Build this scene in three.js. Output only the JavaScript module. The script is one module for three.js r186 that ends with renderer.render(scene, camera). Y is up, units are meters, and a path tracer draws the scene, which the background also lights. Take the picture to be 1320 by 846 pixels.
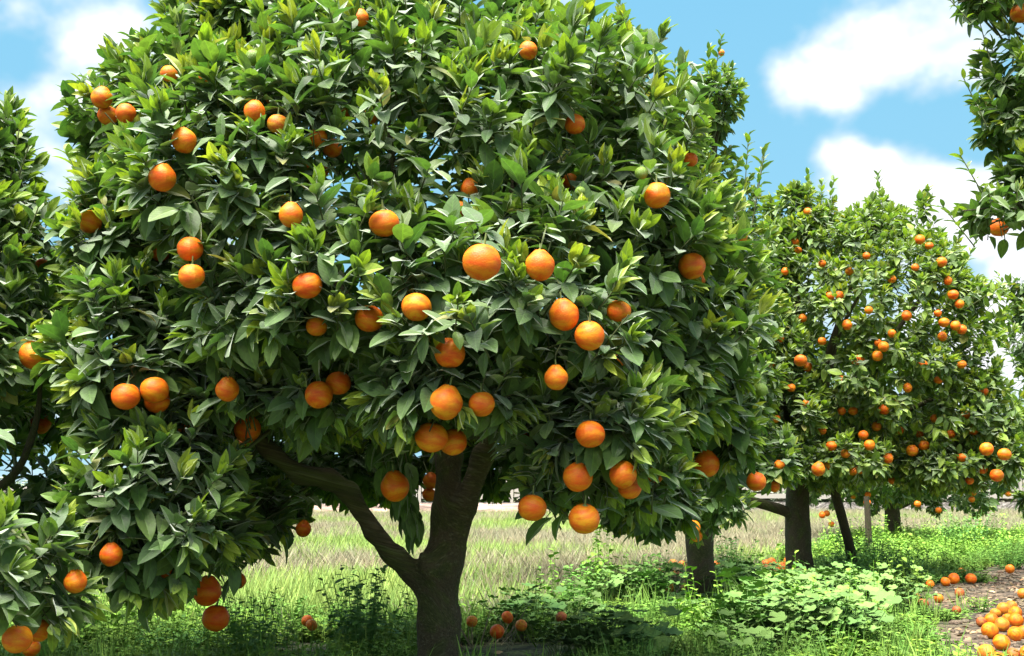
import * as THREE from 'three';
import { ImprovedNoise } from 'three/addons/math/ImprovedNoise.js';
import { mergeGeometries } from 'three/addons/utils/BufferGeometryUtils.js';
import { MarchingCubes } from 'three/addons/objects/MarchingCubes.js';

// ------------------------------------------------------------------ camera
const F = 1415, CX = 660, CY = 423, EYE = 0.72;          // focal length in photo pixels, photo centre, eye height
const EXPOSURE = 4.6;
const PITCH = Math.atan((640 - CY) / F);
const scene = new THREE.Scene();
const camera = new THREE.PerspectiveCamera(2 * Math.atan(CY / F) * 180 / Math.PI, 1320 / 846, 0.05, 600);
camera.position.set(0, EYE, 0);
camera.lookAt(0, EYE + Math.sin(PITCH), -Math.cos(PITCH));
scene.add(camera);
const V = (x, y, z) => new THREE.Vector3(x, y, z);
// pixel of the photo -> direction, point at a given horizontal distance, point on the ground
function ray(px, py) {
  const x = (px - CX) / F, y = (CY - py) / F, c = Math.cos(PITCH), s = Math.sin(PITCH);
  return V(x, y * c + s, y * s - c).normalize();
}
function at(px, py, depth) { const d = ray(px, py); return V(0, EYE, 0).addScaledVector(d, depth / -d.z); }
function onGround(px, py, h = 0) { const d = ray(px, py); return V(0, EYE, 0).addScaledVector(d, (h - EYE) / Math.min(d.y, -0.004)); }

// ------------------------------------------------------------------ random and noise
function rng(seed) { let a = seed >>> 0; return () => { a = (a + 0x6D2B79F5) | 0; let t = Math.imul(a ^ (a >>> 15), 1 | a); t = (t + Math.imul(t ^ (t >>> 7), 61 | t)) ^ t; return ((t ^ (t >>> 14)) >>> 0) / 4294967296; }; }
const perlin = new ImprovedNoise();
const noise = (x, y, z) => perlin.noise(x + 31.7, y + 17.3, z + 53.1);
function fbm(x, y, z, n = 4) { let s = 0, a = 0.5; for (let i = 0; i < n; i++) { s += a * noise(x, y, z); x *= 2.03; y *= 2.03; z *= 2.03; a *= 0.5; } return s; }
const clamp = (x, a = 0, b = 1) => Math.min(b, Math.max(a, x));
const smooth = (a, b, x) => { const t = clamp((x - a) / (b - a)); return t * t * (3 - 2 * t); };
const lerp = (a, b, t) => a + (b - a) * t;

// ------------------------------------------------------------------ sky
{
  const W = 4096, H = 2048, data = new Float32Array(W * H * 4);
  const dirOf = (px, py) => { const d = ray(px, py); return [Math.atan2(d.x, -d.z), Math.asin(d.y)]; };
  // cloud banks seen in the photograph: centre, half sizes (photo pixels), strength
  const banks = [
    [1150, 60, 120, 62, .62], [1010, 75, 34, 60, .5], [1050, 125, 60, 34, .45], [1215, 60, 70, 62, .5], [1100, 30, 60, 60, .4],
    [1130, 205, 90, 56, .55], [1175, 265, 100, 45, .5], [1085, 190, 45, 34, .4], [1300, 270, 60, 42, .5], [1290, 400, 80, 110, .6], [1180, 380, 240, 120, .45],
    [95, 50, 62, 34, .55], [170, 40, 60, 34, .5], [60, 150, 140, 74, .62], [0, 0, 50, 24, .4], [150, 190, 80, 60, .4], [350, 0, 90, 26, .5], [745, 0, 46, 24, .4], [860, 30, 24, 14, .25],
    [940, 80, 46, 100, -.5], [990, 20, 60, 40, -.4], [1130, 158, 130, 24, -.55], [1255, 175, 60, 34, -.7], [25, 85, 40, 30, -.5], [620, 70, 90, 70, -.4], [985, 200, 50, 60, -.3], [1330, 190, 30, 50, -.2],
    [1240, 340, 20, 20, -.25],
  ].map(([x, y, w, h, k]) => [...dirOf(x, y), w / F, h / F, k]);
  const coarse = (x, y, z) => fbm(x, y, z, 5);
  for (let j = 0; j < H; j++) {
    const el = ((j + 0.5) / H - 0.5) * Math.PI, ce = Math.cos(el), se = Math.sin(el);
    for (let i = 0; i < W; i++) {
      const k = (j * W + i) * 4, th = ((i + 0.5) / W - 0.5) * Math.PI * 2;
      const x = Math.cos(th) * ce, z = Math.sin(th) * ce;
      const e = Math.max(0, se);
      const t = Math.pow(e, 0.5);
      let r = lerp(0.52, 0.13, t), g = lerp(0.88, 0.53, t), b = lerp(1.02, 0.90, t);
      if (el > -0.03) {
        const az = Math.atan2(x, -z);
        const s = 1 / (se + 0.35);
        const ux = x * s * 3.2, uz = z * s * 3.2;
        const wx = noise(ux * 1.5, 4.2, uz * 1.5) * 0.35;
        let n = coarse(ux + wx, 0.5, uz - wx) * 0.9 + fbm(x * 14, se * 17, z * 14, 4) * 0.55;
        let bias = 0.24 + 0.20 * (1 - smooth(0.02, 0.22, el));
        let inside = 0;
        if (Math.abs(az) < 0.62 && el < 0.56) {
          inside = (1 - smooth(0.5, 0.62, Math.abs(az))) * (1 - smooth(0.46, 0.56, el));
          let q = 0;
          for (const [a0, e0, w, h, kk] of banks) { const da = (az - a0) / w, de = (el - e0) / h, dd = da * da + de * de; if (dd < 9) q += kk * (kk > 0 ? 0.74 : 1) * Math.exp(-dd * 0.7); }
          bias = lerp(bias, -0.24 + 0.34 * (1 - smooth(0.05, 0.24, el)) + q, inside);
          n = lerp(n, fbm(x * 9 + wx, se * 12, z * 9, 5) * 0.85 + fbm(x * 30, se * 36, z * 30, 4) * 0.42, inside);
        }
        const c = 0.97 * smooth(-0.16, 0.74, n + bias + 0.16 * fbm(x * 60, se * 70, z * 60, 3));
        const lit = 0.78 + 0.22 * smooth(0.0, 0.6, n + bias) - 0.22 * smooth(0.45, 1.0, n + bias + fbm(x * 8, se * 8, z * 8, 3) * 0.6);
        r = lerp(r, 1.42 * lit, c); g = lerp(g, 1.42 * lit, c); b = lerp(b, 1.46 * lit, c);
      } else { r = 0.10; g = 0.11; b = 0.06; }
      data[k] = r / EXPOSURE; data[k + 1] = g / EXPOSURE; data[k + 2] = b / EXPOSURE; data[k + 3] = 1;
    }
  }
  const sky = new THREE.DataTexture(data, W, H, THREE.RGBAFormat, THREE.FloatType);
  sky.mapping = THREE.EquirectangularReflectionMapping; sky.magFilter = THREE.LinearFilter; sky.minFilter = THREE.LinearFilter; sky.needsUpdate = true;
  scene.background = sky; scene.environment = sky;
}

// ------------------------------------------------------------------ sun, exposure
const sun = new THREE.DirectionalLight(new THREE.Color().setRGB(1.0, 0.95, 0.86), 4.4);
sun.position.set(-4, 29, 2.5); sun.target.position.set(1, 0, -8); scene.add(sun, sun.target);
sun.castShadow = true; sun.shadow.radius = 95; sun.shadow.mapSize.set(4096, 4096); sun.shadow.bias = -0.0005;
Object.assign(sun.shadow.camera, { left: -26, right: 26, top: 40, bottom: -26, near: 1, far: 110 });
const renderer = new THREE.WebGLRenderer({ antialias: true });
renderer.toneMapping = THREE.LinearToneMapping; renderer.toneMappingExposure = EXPOSURE;
renderer.shadowMap.enabled = true; renderer.shadowMap.type = THREE.PCFSoftShadowMap;
renderer.setSize(1024, 656);

// ------------------------------------------------------------------ naming
const taken = {};
function numbered(name) { const n = taken[name] || 0; taken[name] = n + 1; return n ? name + '_' + String(n).padStart(3, '0') : name; }
function top(o, name, label, category, group, kind) {
  o.name = numbered(name); o.userData = { label, category };
  if (group) o.userData.group = group;
  if (kind) o.userData.kind = kind;
  o.castShadow = o.receiveShadow = true; scene.add(o); return o;
}
function part(o, name, parent, kind) { o.name = name; if (kind) o.userData.kind = kind; o.castShadow = o.receiveShadow = true; parent.add(o); return o; }

// ------------------------------------------------------------------ textures
function texture(w, h, fn, srgb) {
  const d = new Uint8Array(w * h * 4);
  for (let j = 0; j < h; j++) for (let i = 0; i < w; i++) { const c = fn((i + .5) / w, (j + .5) / h), k = (j * w + i) * 4; for (let q = 0; q < 3; q++) d[k + q] = clamp(Array.isArray(c) ? c[q] : c) * 255; d[k + 3] = 255; }
  const t = new THREE.DataTexture(d, w, h); t.wrapS = t.wrapT = THREE.RepeatWrapping; t.magFilter = THREE.LinearFilter; t.minFilter = THREE.LinearMipmapLinearFilter; t.generateMipmaps = true;
  if (srgb) t.colorSpace = THREE.SRGBColorSpace; t.needsUpdate = true; return t;
}
// noise that tiles: sample on two circles
function tile(u, v, f, n = 4, seed = 0) {
  const a = u * Math.PI * 2, b = v * Math.PI * 2, R = f / (Math.PI * 2);
  return 0.5 + fbm(Math.cos(a) * R + seed, Math.sin(a) * R + Math.cos(b) * R * 1.31 + seed * 2, Math.sin(b) * R * 1.31 - seed, n);
}
const veinDist = (u, v) => { const x = Math.abs(u - .5) * 2; const p = (v - x * 0.28) * 9; return Math.abs(p - Math.round(p)); };
const leafMap = texture(64, 128, (u, v) => {
  const x = Math.abs(u - .5) * 2; const rib = 1 - smooth(0.02, 0.09, x); const vein = (1 - smooth(0.04, 0.16, veinDist(u, v))) * (1 - x) * 0.5;
  const m = 0.84 + 0.22 * (tile(u, v, 5, 3) - 0.5); const k = Math.max(rib * 0.8, vein * 0.5);
  return [lerp(m, 0.98, k), lerp(m, 1.0, k), lerp(m, 0.9, k * .6)];
}, true);
const leafBump = texture(64, 128, (u, v) => { const x = Math.abs(u - .5) * 2; return 0.5 - 0.3 * (1 - smooth(0.0, 0.12, x)) - 0.22 * (1 - smooth(0.0, 0.3, veinDist(u, v))) + 0.3 * (tile(u, v, 7, 3, 3) - 0.5); });
const barkMap = texture(512, 512, (u, v) => {
  const n = tile(u, v, 7, 5, 1), m = tile(u, v, 3.2, 4, 7), fine = tile(u, v, 46, 3, 9), lichen = smooth(0.62, 0.72, tile(u, v, 22, 4, 4));
  const moss = smooth(0.40, 0.66, m);
  let c = [lerp(.31, .35, n), lerp(.28, .31, n), lerp(.21, .23, n)];
  c = c.map((q, i) => lerp(q, [.30, .34, .15][i] * (0.75 + .5 * n), moss * 0.7));
  c = c.map((q, i) => lerp(q, [.50, .51, .42][i], lichen * 0.35));
  return c.map(q => q * (0.80 + 0.4 * fine));
}, true);
const barkBump = texture(512, 512, (u, v) => 0.35 * tile(u, v, 14, 5, 1) + 0.65 * tile(u, v, 40, 4, 9));
const peelBump = texture(512, 256, (u, v) => { const n = tile(u, v, 60, 2, 5); return 0.5 + 0.7 * (smooth(0.30, 0.55, n) - 0.5); });
const peelMap = texture(256, 128, (u, v) => { const n = tile(u, v, 5, 4, 2), f = tile(u, v, 36, 2, 6), sc = smooth(.70, .76, tile(u, v, 13, 4, 12)); const k = .93 + .14 * (n - .5) + .10 * (f - .5); return [k * (1 - .10 * (n - .5)), lerp(k * (0.92 + .55 * (n - .5)), .72, sc * .6), lerp(k, .55, sc * .6)]; }, true);
const soilMap = texture(512, 512, (u, v) => { const n = tile(u, v, 9, 6, 3), f = tile(u, v, 70, 3, 8); const k = .62 + .7 * (n - .5) + .55 * (f - .5); return [k, k, k]; }, true);
const soilBump = texture(512, 512, (u, v) => .6 * tile(u, v, 12, 5, 3) + .4 * tile(u, v, 60, 3, 8));

// ------------------------------------------------------------------ materials
const lin = (r, g, b) => new THREE.Color().setRGB(r, g, b);
const LEAF = [[.062, .165, .016], [.076, .188, .017], [.090, .210, .018], [.108, .235, .020], [.145, .275, .020], [.29, .46, .016], [.40, .51, .022], [.34, .35, .04], [.080, .160, .030]].map(c => lin(...c));
const leafProps = { side: THREE.DoubleSide, map: leafMap, bumpMap: leafBump, bumpScale: 0.0012, roughness: 1.0, transmission: 0.5, thickness: 0, clearcoat: 0.5, clearcoatRoughness: 0.34 };
const youngProps = { ...leafProps, transmission: 0.45 };
const leafInstMat = new THREE.MeshPhysicalMaterial({ ...leafProps, color: 0xffffff });
const youngInstMat = new THREE.MeshPhysicalMaterial({ ...youngProps, color: 0xffffff });
const leafMats = LEAF.map((c, i) => new THREE.MeshPhysicalMaterial({ ...(i === 5 || i === 6 ? youngProps : leafProps), color: c }));
const twigMat = new THREE.MeshStandardMaterial({ color: lin(.06, .075, .022), roughness: .85 });
const barkMat = new THREE.MeshStandardMaterial({ map: barkMap, color: lin(.66, .66, .62), bumpMap: barkBump, bumpScale: 0.007, roughness: 0.95 });
const PEEL = [[.74, .225, .007], [.74, .200, .006], [.74, .260, .009], [.74, .180, .006], [.68, .28, .02], [.42, .15, .03]].map(c => lin(...c));
const peelMats = PEEL.map(c => new THREE.MeshPhysicalMaterial({ color: c, map: peelMap, bumpMap: peelBump, bumpScale: 0.00045, roughness: 0.5, specularIntensity: .6 }));
const greenPeel = new THREE.MeshPhysicalMaterial({ color: lin(.16, .26, .03), bumpMap: peelBump, bumpScale: 0.0012, roughness: 0.45 });
const stalkMat = new THREE.MeshStandardMaterial({ color: lin(.11, .15, .04), roughness: .8 });

// ------------------------------------------------------------------ leaf shape: folded along the rib, curled, with a short stalk; unit length along +z, upper face +y
function leafGeometry(prof, fold, curl, wave) {
  const P = [], U = [], I = [];
  for (const s of [-1, 1]) {
    const o = P.length / 3;
    prof.forEach(([z, w], i) => {
      const yc = -curl * z * z + 0.03 * Math.sin(z * 3.1);
      P.push(0, yc, z, s * w, yc + fold * w + (wave ? wave * Math.sin(i * 2.3 + s) * w : 0), z);
      U.push(.5, z, .5 + s * Math.min(.5, w / 0.27 * 0.5), z);
      if (i) { const a = o + (i - 1) * 2, b = a + 1, c = o + i * 2, d = c + 1; if (s > 0) I.push(a, c, b, b, c, d); else I.push(a, b, c, b, d, c); }
    });
  }
  const g = new THREE.BufferGeometry();
  g.setAttribute('position', new THREE.Float32BufferAttribute(P, 3)); g.setAttribute('uv', new THREE.Float32BufferAttribute(U, 2)); g.setIndex(I); g.computeVertexNormals(); return g;
}
const PROF = [[0, .010], [.08, .012], [.16, .115], [.30, .205], [.48, .240], [.66, .218], [.82, .150], [.93, .070], [1, 0.006]];
const LEAF_GEO = leafGeometry(PROF, 0.26, 0.20, 0.08);

// ------------------------------------------------------------------ tubes: limbs, trunks
function tube(points, radii, seg = 12, rings = 0, lump = 0.06, seed = 0) {
  const curve = new THREE.CatmullRomCurve3(points), n = rings || Math.max(6, points.length * 6);
  const fr = curve.computeFrenetFrames(n, false), P = [], U = [], I = [], len = curve.getLength();
  for (let i = 0; i <= n; i++) {
    const t = i / n, c = curve.getPoint(t), k = t * (radii.length - 1), k0 = Math.min(radii.length - 2, Math.floor(k)), r = lerp(radii[k0], radii[k0 + 1], k - k0);
    const N = fr.normals[Math.min(i, n)], B = fr.binormals[Math.min(i, n)];
    for (let j = 0; j <= seg; j++) {
      const a = j / seg * Math.PI * 2, d = N.clone().multiplyScalar(Math.cos(a)).addScaledVector(B, Math.sin(a));
      const q = c.clone().addScaledVector(d, r), f = 1 + lump * 2 * noise(q.x * 9 + seed, q.y * 5, q.z * 9) + lump * noise(q.x * 26, q.y * 14 + seed, q.z * 26);
      q.copy(c).addScaledVector(d, r * f);
      P.push(q.x, q.y, q.z); U.push(j / seg * Math.max(1, Math.round(2 * Math.PI * radii[0] / 0.35)), t * len / 0.35);
    }
  }
  for (let i = 0; i < n; i++) for (let j = 0; j < seg; j++) { const a = i * (seg + 1) + j, b = a + 1, c = a + seg + 1, d = c + 1; I.push(a, b, c, b, d, c); }
  const g = new THREE.BufferGeometry(); g.setAttribute('position', new THREE.Float32BufferAttribute(P, 3)); g.setAttribute('uv', new THREE.Float32BufferAttribute(U, 2)); g.setIndex(I); g.computeVertexNormals(); return g;
}
const twigGeo = new THREE.CylinderGeometry(0.7, 1, 1, 5, 1, true).translate(0, .5, 0);

// ------------------------------------------------------------------ ground height
const groundY = (x, z) => 0.035 * noise(x * .45, 1, z * .45) + 0.012 * noise(x * 2.1, 3, z * 2.1);

// ------------------------------------------------------------------ an orange tree: crown lobes carry leafy shoots
const trees = [];
class Tree {
  constructor(o) {
    Object.assign(this, { size: 1, density: 60, seed: 1, scaleLeaf: 1, shades: [0, 1, 2, 2, 3, 3, 4, 4], young: .78, rough: .2, leaves: [], twigs: [], open: null }, o);
    this.R = rng(this.seed * 7919 + 13);
    this.lobes = o.lobes.map(([px, py, D, rx, ry, rz, keep]) => ({ c: at(px, py, D), r: V(rx, ry, rz), keep: !!keep }));
    this.group = top(new THREE.Group(), 'orange_tree', o.label, 'tree', 'orange trees of the grove');
    trees.push(this);
  }
  dist(p, skip) { let m = 9; for (const l of this.lobes) { if (l === skip) continue; const d = Math.hypot((p.x - l.c.x) / l.r.x, (p.y - l.c.y) / l.r.y, (p.z - l.c.z) / l.r.z); if (d < m) m = d; } return m; }
  // first point of the crown along a ray
  hit(px, py) { const d = ray(px, py), p = V(0, EYE, 0); for (let s = 1.6; s < 24; s += .02) { p.set(0, EYE, 0).addScaledVector(d, s); if (this.dist(p) < 1) return p; } return null; }
  twig(a, b, r, k = 0) {
    const d = b.clone().sub(a), l = d.length(); if (l < 1e-4) return;
    const q = new THREE.Quaternion().setFromUnitVectors(V(0, 1, 0), d.divideScalar(l));
    this.twigs.push(new THREE.Matrix4().compose(a, q, V(r, l, r)));
  }
  leaf(base, dir, up, len, wide, curl, shade) {
    const z = dir.clone().normalize(), x = up.clone().cross(z); if (x.lengthSq() < 1e-5) x.set(1, 0, 0); x.normalize(); const y = z.clone().cross(x);
    const m = new THREE.Matrix4().makeBasis(x.multiplyScalar(len * wide), y.multiplyScalar(len * curl), z.multiplyScalar(len)).setPosition(base);
    this.leaves.push({ m, shade, base, tip: base.clone().addScaledVector(dir.normalize(), len), side: x.clone().multiplyScalar(.25) });
  }
  shoot(tip, axis, L, n, size = 1, young = null, droop = 1) {
    const R = this.R, ax = axis.clone().normalize(), sc = this.scaleLeaf * size;
    const s1 = V(ax.y, ax.z, ax.x).cross(ax).normalize(), s2 = ax.clone().cross(s1);
    const start = tip.clone().addScaledVector(ax, -L); start.y -= L * .15;
    this.twig(start, tip, 0.0026 * sc);
    const a0 = R() * 6.28, has = young === null ? R() < this.young : young, tone = Math.floor(R() * 3) - 1;
    for (let j = 0; j < n; j++) {
      const t = (j + R() * .5) / n, az = a0 + j * 2.4 + (R() - .5) * .5, sp = lerp(1.45, .62, t) + (R() - .5) * .85;
      const p = start.clone().lerp(tip, .12 + .86 * t);
      const d = ax.clone().multiplyScalar(Math.cos(sp)).addScaledVector(s1, Math.cos(az) * Math.sin(sp)).addScaledVector(s2, Math.sin(az) * Math.sin(sp));
      d.y -= droop * (lerp(.32, -.02, t) + (R() - .5) * .6); d.normalize();
      const up = ax.clone().multiplyScalar(.6).add(V((R() - .5) * .7, .75, (R() - .5) * .7));
      const len = (0.056 + 0.066 * R()) * sc * lerp(1.08, .82, t);
      let sh = this.shades[clamp(Math.floor(R() * this.shades.length) + tone, 0, this.shades.length - 1)];
      if (R() < .010) sh = 7; else if (R() < .05) sh = 8;
      this.leaf(p, d, up, len, .78 + .42 * R(), .3 + 1.9 * R() * R() + .5 * R(), sh);
    }
    if (has) {
      const m = 6 + Math.floor(R() * 5), ys = R() < .35 ? 6 : 5;
      for (let j = 0; j < m; j++) {
        const az = j * 2.4 + R(), sp = .18 + .5 * R() + j * .02;
        const d = ax.clone().multiplyScalar(Math.cos(sp)).addScaledVector(s1, Math.cos(az) * Math.sin(sp)).addScaledVector(s2, Math.sin(az) * Math.sin(sp)); d.y += .35;
        this.leaf(tip.clone().addScaledVector(ax, -.012 + .012 * R()), d, V((R() - .5), .3, (R() - .5)).addScaledVector(ax, -.6), (.040 + .048 * R()) * sc, .6 + .35 * R(), .6 + R(), R() < .25 ? 4 : ys);
      }
    }
  }
  grow() {
    const R = this.R, centre = this.lobes[0].c;
    for (const l of this.lobes) {
      const a = Math.pow((Math.pow(l.r.x * l.r.y, 1.6) + Math.pow(l.r.x * l.r.z, 1.6) + Math.pow(l.r.y * l.r.z, 1.6)) / 3, 1 / 1.6) * 4 * Math.PI;
      const N = Math.round(a * this.density);
      for (let i = 0; i < N; i++) {
        const u = R() * 2 - 1, th = R() * 6.283, q = Math.sqrt(1 - u * u), d = V(q * Math.cos(th), u, q * Math.sin(th));
        const deep = R() < .72 ? R() * .10 : R() * .42;
        const p0 = l.c.clone().add(d.clone().multiply(l.r));
        const f = (1 + this.rough * noise(p0.x * 3.1, p0.y * 3.1, p0.z * 3.1) + .08 * noise(p0.x * 8, p0.y * 8, p0.z * 8)) - deep;
        const p = l.c.clone().add(d.clone().multiply(l.r).multiplyScalar(f));
        if (this.dist(p, l) < (l.keep ? .55 : .80)) continue;
        if (!l.keep && this.open && this.open(p)) continue;
        if (p.y < 0.22) continue;
        // gaps between the clumps
        if (noise(p.x * 4.5 + 9, p.y * 4.5, p.z * 4.5) < -.36 && deep < .1) continue;
        const n = d.clone().divide(l.r).normalize();
        const ax = n.multiplyScalar(.85).add(V((R() - .5) * .7, .52 + (R() - .5) * .4, (R() - .5) * .7));
        if (d.y < -.35) { ax.y -= .75; }
        this.shoot(p, ax, (.09 + .09 * R()) * this.scaleLeaf, 9 + Math.floor(R() * 6), .9 + .22 * R());
        if (R() < .3) { const b = p.clone().lerp(centre, .10 + .14 * R()); b.y -= .05 + .08 * R(); this.twig(b, p.clone().addScaledVector(ax.normalize(), -.11), .004 + .003 * R()); }
      }
    }
  }
  // an upright young shoot with leaves spaced along it
  spire(px, py, D, L, lean = 0, size = .8, n = 12) {
    const R = this.R, tip = at(px, py, D), base = tip.clone().add(V(-lean * L, -L, 0)), ax = tip.clone().sub(base).normalize();
    this.twig(base, tip, .0035);
    for (let j = 0; j < n; j++) {
      const t = (j + .5) / n, az = j * 2.4 + R(), sp = lerp(1.15, .35, t), s1 = V(1, 0, 0), s2 = V(0, 0, 1);
      const d = ax.clone().multiplyScalar(Math.cos(sp)).addScaledVector(s1, Math.cos(az) * Math.sin(sp)).addScaledVector(s2, Math.sin(az) * Math.sin(sp)); d.y -= .1;
      this.leaf(base.clone().lerp(tip, .15 + .85 * t), d, V((R() - .5) * .5, 1, (R() - .5) * .5), (.055 + .035 * R()) * size, .75 + .3 * R(), .6 + R(), R() < .3 ? 5 : [2, 3, 4][Math.floor(R() * 3)]);
    }
  }
  // a hanging spray of drooping leaves
  spray(px, py, D, n = 9, size = 1) {
    const p = at(px, py, D), R = this.R;
    const up = p.clone().add(V(-.05, .22, -.03)); this.twig(p, up, .003);
    for (let j = 0; j < n; j++) {
      const az = j * 2.4, d = V(Math.cos(az) * .6, -.9 - .5 * R(), Math.sin(az) * .6);
      this.leaf(p.clone().lerp(up, R() * .5), d, V(Math.cos(az), .5, Math.sin(az)), (.08 + .035 * R()) * size, .85 + .2 * R(), .6 + R(), [1, 2, 2, 3][j % 4]);
    }
  }
  // fruit hanging in front of the foliage pushes the leaves apart
  clear(c, r, reach, all) {
    const toEye = V(0, EYE, 0).sub(c).normalize();
    const inside = q => { const w = q.clone().sub(c), t = clamp(w.dot(toEye), 0, reach); return w.addScaledVector(toEye, -t).lengthSq() < r * r; };
    this.leaves = this.leaves.filter(l => {
      if (l.base.distanceToSquared(c) > (reach + .3) ** 2) return true;
      const mid = l.base.clone().lerp(l.tip, .55);
      if (inside(mid) || inside(l.base.clone().lerp(l.tip, .3)) || inside(l.base.clone().lerp(l.tip, .8))) return false;
      return true;
    });
  }
}

// ------------------------------------------------------------------ the trees
const T1 = new Tree({ seed: 3, density: 80, scaleLeaf: 1.05, rough: .28, label: 'broad orange tree with a low forked mossy trunk and the largest oranges',
  lobes: [
    [530, 300, 4.3, 1.20, .93, 1.25],
    [235, 165, 4.2, .40, .33, .5], [220, 330, 3.9, .36, .38, .5], [205, 470, 3.7, .32, .34, .5], [212, 640, 3.55, .26, .32, .42, 1],
    [420, 380, 3.35, .5, .40, .42], [640, 400, 3.25, .48, .36, .45], [335, 240, 3.5, .45, .4, .5], [590, 190, 3.7, .55, .4, .5], [760, 310, 3.65, .45, .42, .5],
    [850, 430, 3.95, .36, .48, .5], [765, 545, 3.35, .27, .22, .3, 1], [735, 618, 3.4, .16, .06, .15, 1], [820, 610, 3.6, .16, .12, .2, 1], [575, 495, 3.2, .27, .17, .26, 1], [425, 500, 3.5, .26, .17, .26, 1], [320, 510, 3.6, .20, .12, .3, 1],
    [930, 540, 4.3, .16, .26, .3, 1], [420, 45, 4.4, .55, .30, .6], [630, 95, 4.5, .46, .24, .6], [300, 60, 4.5, .34, .22, .5], [785, 205, 4.4, .3, .28, .45],
    [420, 590, 5.1, .45, .22, .35, 1], [660, 570, 5.2, .45, .24, .35, 1], [840, 640, 4.9, .24, .14, .3, 1], [270, 650, 4.6, .35, .25, .4, 1],
  ],
  open: p => p.y < 1.08 && p.z > -5.0 && p.x > -1.05 && p.x < .42 });
const T2 = new Tree({ seed: 5, density: 60, shades: [2, 2, 3, 3, 3, 4, 4, 4], label: 'orange tree with a dark straight trunk between the forked and the stake-propped trees',
  lobes: [[800, 360, 7.9, 1.08, 1.35, 1.2], [925, 130, 7.6, .18, .26, .3], [800, 60, 7.7, .25, .26, .3], [890, 640, 7.2, .38, .28, .4, 1], [950, 440, 7.3, .28, .8, .5], [850, 230, 7.5, .38, .45, .5], [990, 590, 7.2, .2, .2, .3, 1]] });
const T3 = new Tree({ seed: 8, density: 84, shades: [3, 4, 4, 4, 4, 5, 5, 5], young: .9, rough: .32, label: 'orange tree with small bright leaves, propped by a leaning stake',
  lobes: [[1110, 430, 9.6, 1.05, 1.15, 1.2], [1035, 290, 9.5, .36, .34, .4], [985, 350, 9.3, .3, .45, .4], [985, 470, 9.0, .3, .45, .4], [1205, 380, 9.4, .34, .5, .5], [1240, 520, 9.2, .42, .45, .5], [1130, 300, 9.5, .2, .3, .3], [1010, 530, 9.1, .36, .45, .5], [1200, 595, 9.2, .5, .26, .5, 1], [1080, 590, 9.0, .45, .24, .5, 1], [1290, 590, 9.0, .15, .2, .3, 1]] });
const T4 = new Tree({ seed: 12, density: 20, scaleLeaf: 1.45, shades: [1, 2, 2, 3, 3, 4, 4, 4], label: 'small orange tree with a short dark trunk far beyond the leaning stake',
  lobes: [[1155, 560, 17.9, 1.7, 1.2, 1.5], [1235, 600, 17.5, .9, .8, .9], [1065, 605, 17, .6, .6, .6], [1130, 610, 17, .8, .5, .8]] });
const TL = new Tree({ seed: 17, density: 62, label: 'orange tree with a thin curved pale branch, its trunk out of sight',
  lobes: [[-225, 420, 3.9, .72, .95, .85], [0, 340, 3.9, .2, .36, .4], [-10, 230, 4.0, .14, .22, .3, 1], [-5, 440, 3.6, .16, .22, .3, 1], [10, 735, 3.1, .19, .2, .28, 1], [-90, 650, 3.2, .25, .4, .4], [-80, 200, 3.9, .3, .3, .4], [30, 640, 4.4, .24, .18, .3, 1], [40, 480, 4.9, .3, .34, .3, 1], [60, 380, 4.9, .25, .3, .3, 1]],
  open: p => p.y < 1.35 && p.y > .55 && p.z > -3.7 && p.x > -1.75 });
const TR = new Tree({ seed: 21, density: 72, shades: [2, 2, 3, 3, 3, 4, 4, 4], label: 'orange tree reaching a leafy fruited branch across open sky',
  lobes: [[1575, 150, 5.6, .8, .95, .85], [1335, 125, 5.3, .27, .37, .4], [1300, 270, 5.1, .22, .07, .2, 1], [1285, -15, 5.2, .22, .09, .2, 1], [1345, 230, 5.2, .2, .2, .3, 1], [1420, 60, 5.3, .3, .4, .4]] });
const TF = new Tree({ seed: 25, density: 26, scaleLeaf: 1.25, shades: [1, 2, 3, 3, 4, 4, 4, 4], label: 'orange tree whose sparse outer twigs brush the small-leaved propped tree',
  lobes: [[1430, 450, 11.5, .8, 1.25, 1], [1335, 430, 11, .28, .5, .5], [1335, 540, 10.8, .26, .5, .4], [1332, 640, 10.6, .12, .12, .2, 1], [1320, 370, 11, .16, .1, .2, 1]] });
for (const t of trees) t.grow();
T1.spire(195, -2, 4.6, .3, -.5, .45, 7); T1.spire(585, 0, 4.5, .42, .2, .7, 9); T1.spire(620, 25, 4.5, .35, -.25, .75, 9); T1.spire(650, 8, 4.6, .3, .1, .6, 8); T1.spire(540, -5, 4.5, .3, .3, .8, 8); T1.spire(140, 60, 4.3, .3, 0, .7); T1.spire(700, 30, 4.5, .3, 0, .6);
T1.spire(985, 200, 4.4, .3, .2, .8); T1.spire(760, 70, 4.6, .3, 0, .7); T1.spire(350, -10, 4.5, .3, 0, .8);
{
  const R = rng(1717);
  for (const [x, y] of [[105, 110], [120, 95], [150, 80], [170, 55], [210, 40], [240, 20], [270, 12], [300, 0], [390, -8], [430, -6], [470, 0], [510, 4], [560, 20], [600, 45], [665, 35], [720, 40], [745, 60], [790, 90], [830, 120], [855, 140], [880, 170], [95, 150], [85, 190], [90, 240], [930, 250], [960, 290], [975, 340], [985, 420], [985, 480], [80, 300]])
    T1.spire(x + (R() - .5) * 14, y + (R() - .5) * 14, 4.1 + .5 * R(), .18 + .14 * R(), (x - 530) / 900 + (R() - .5) * .3, .85 + .3 * R(), 9 + Math.floor(R() * 5));
}
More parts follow.
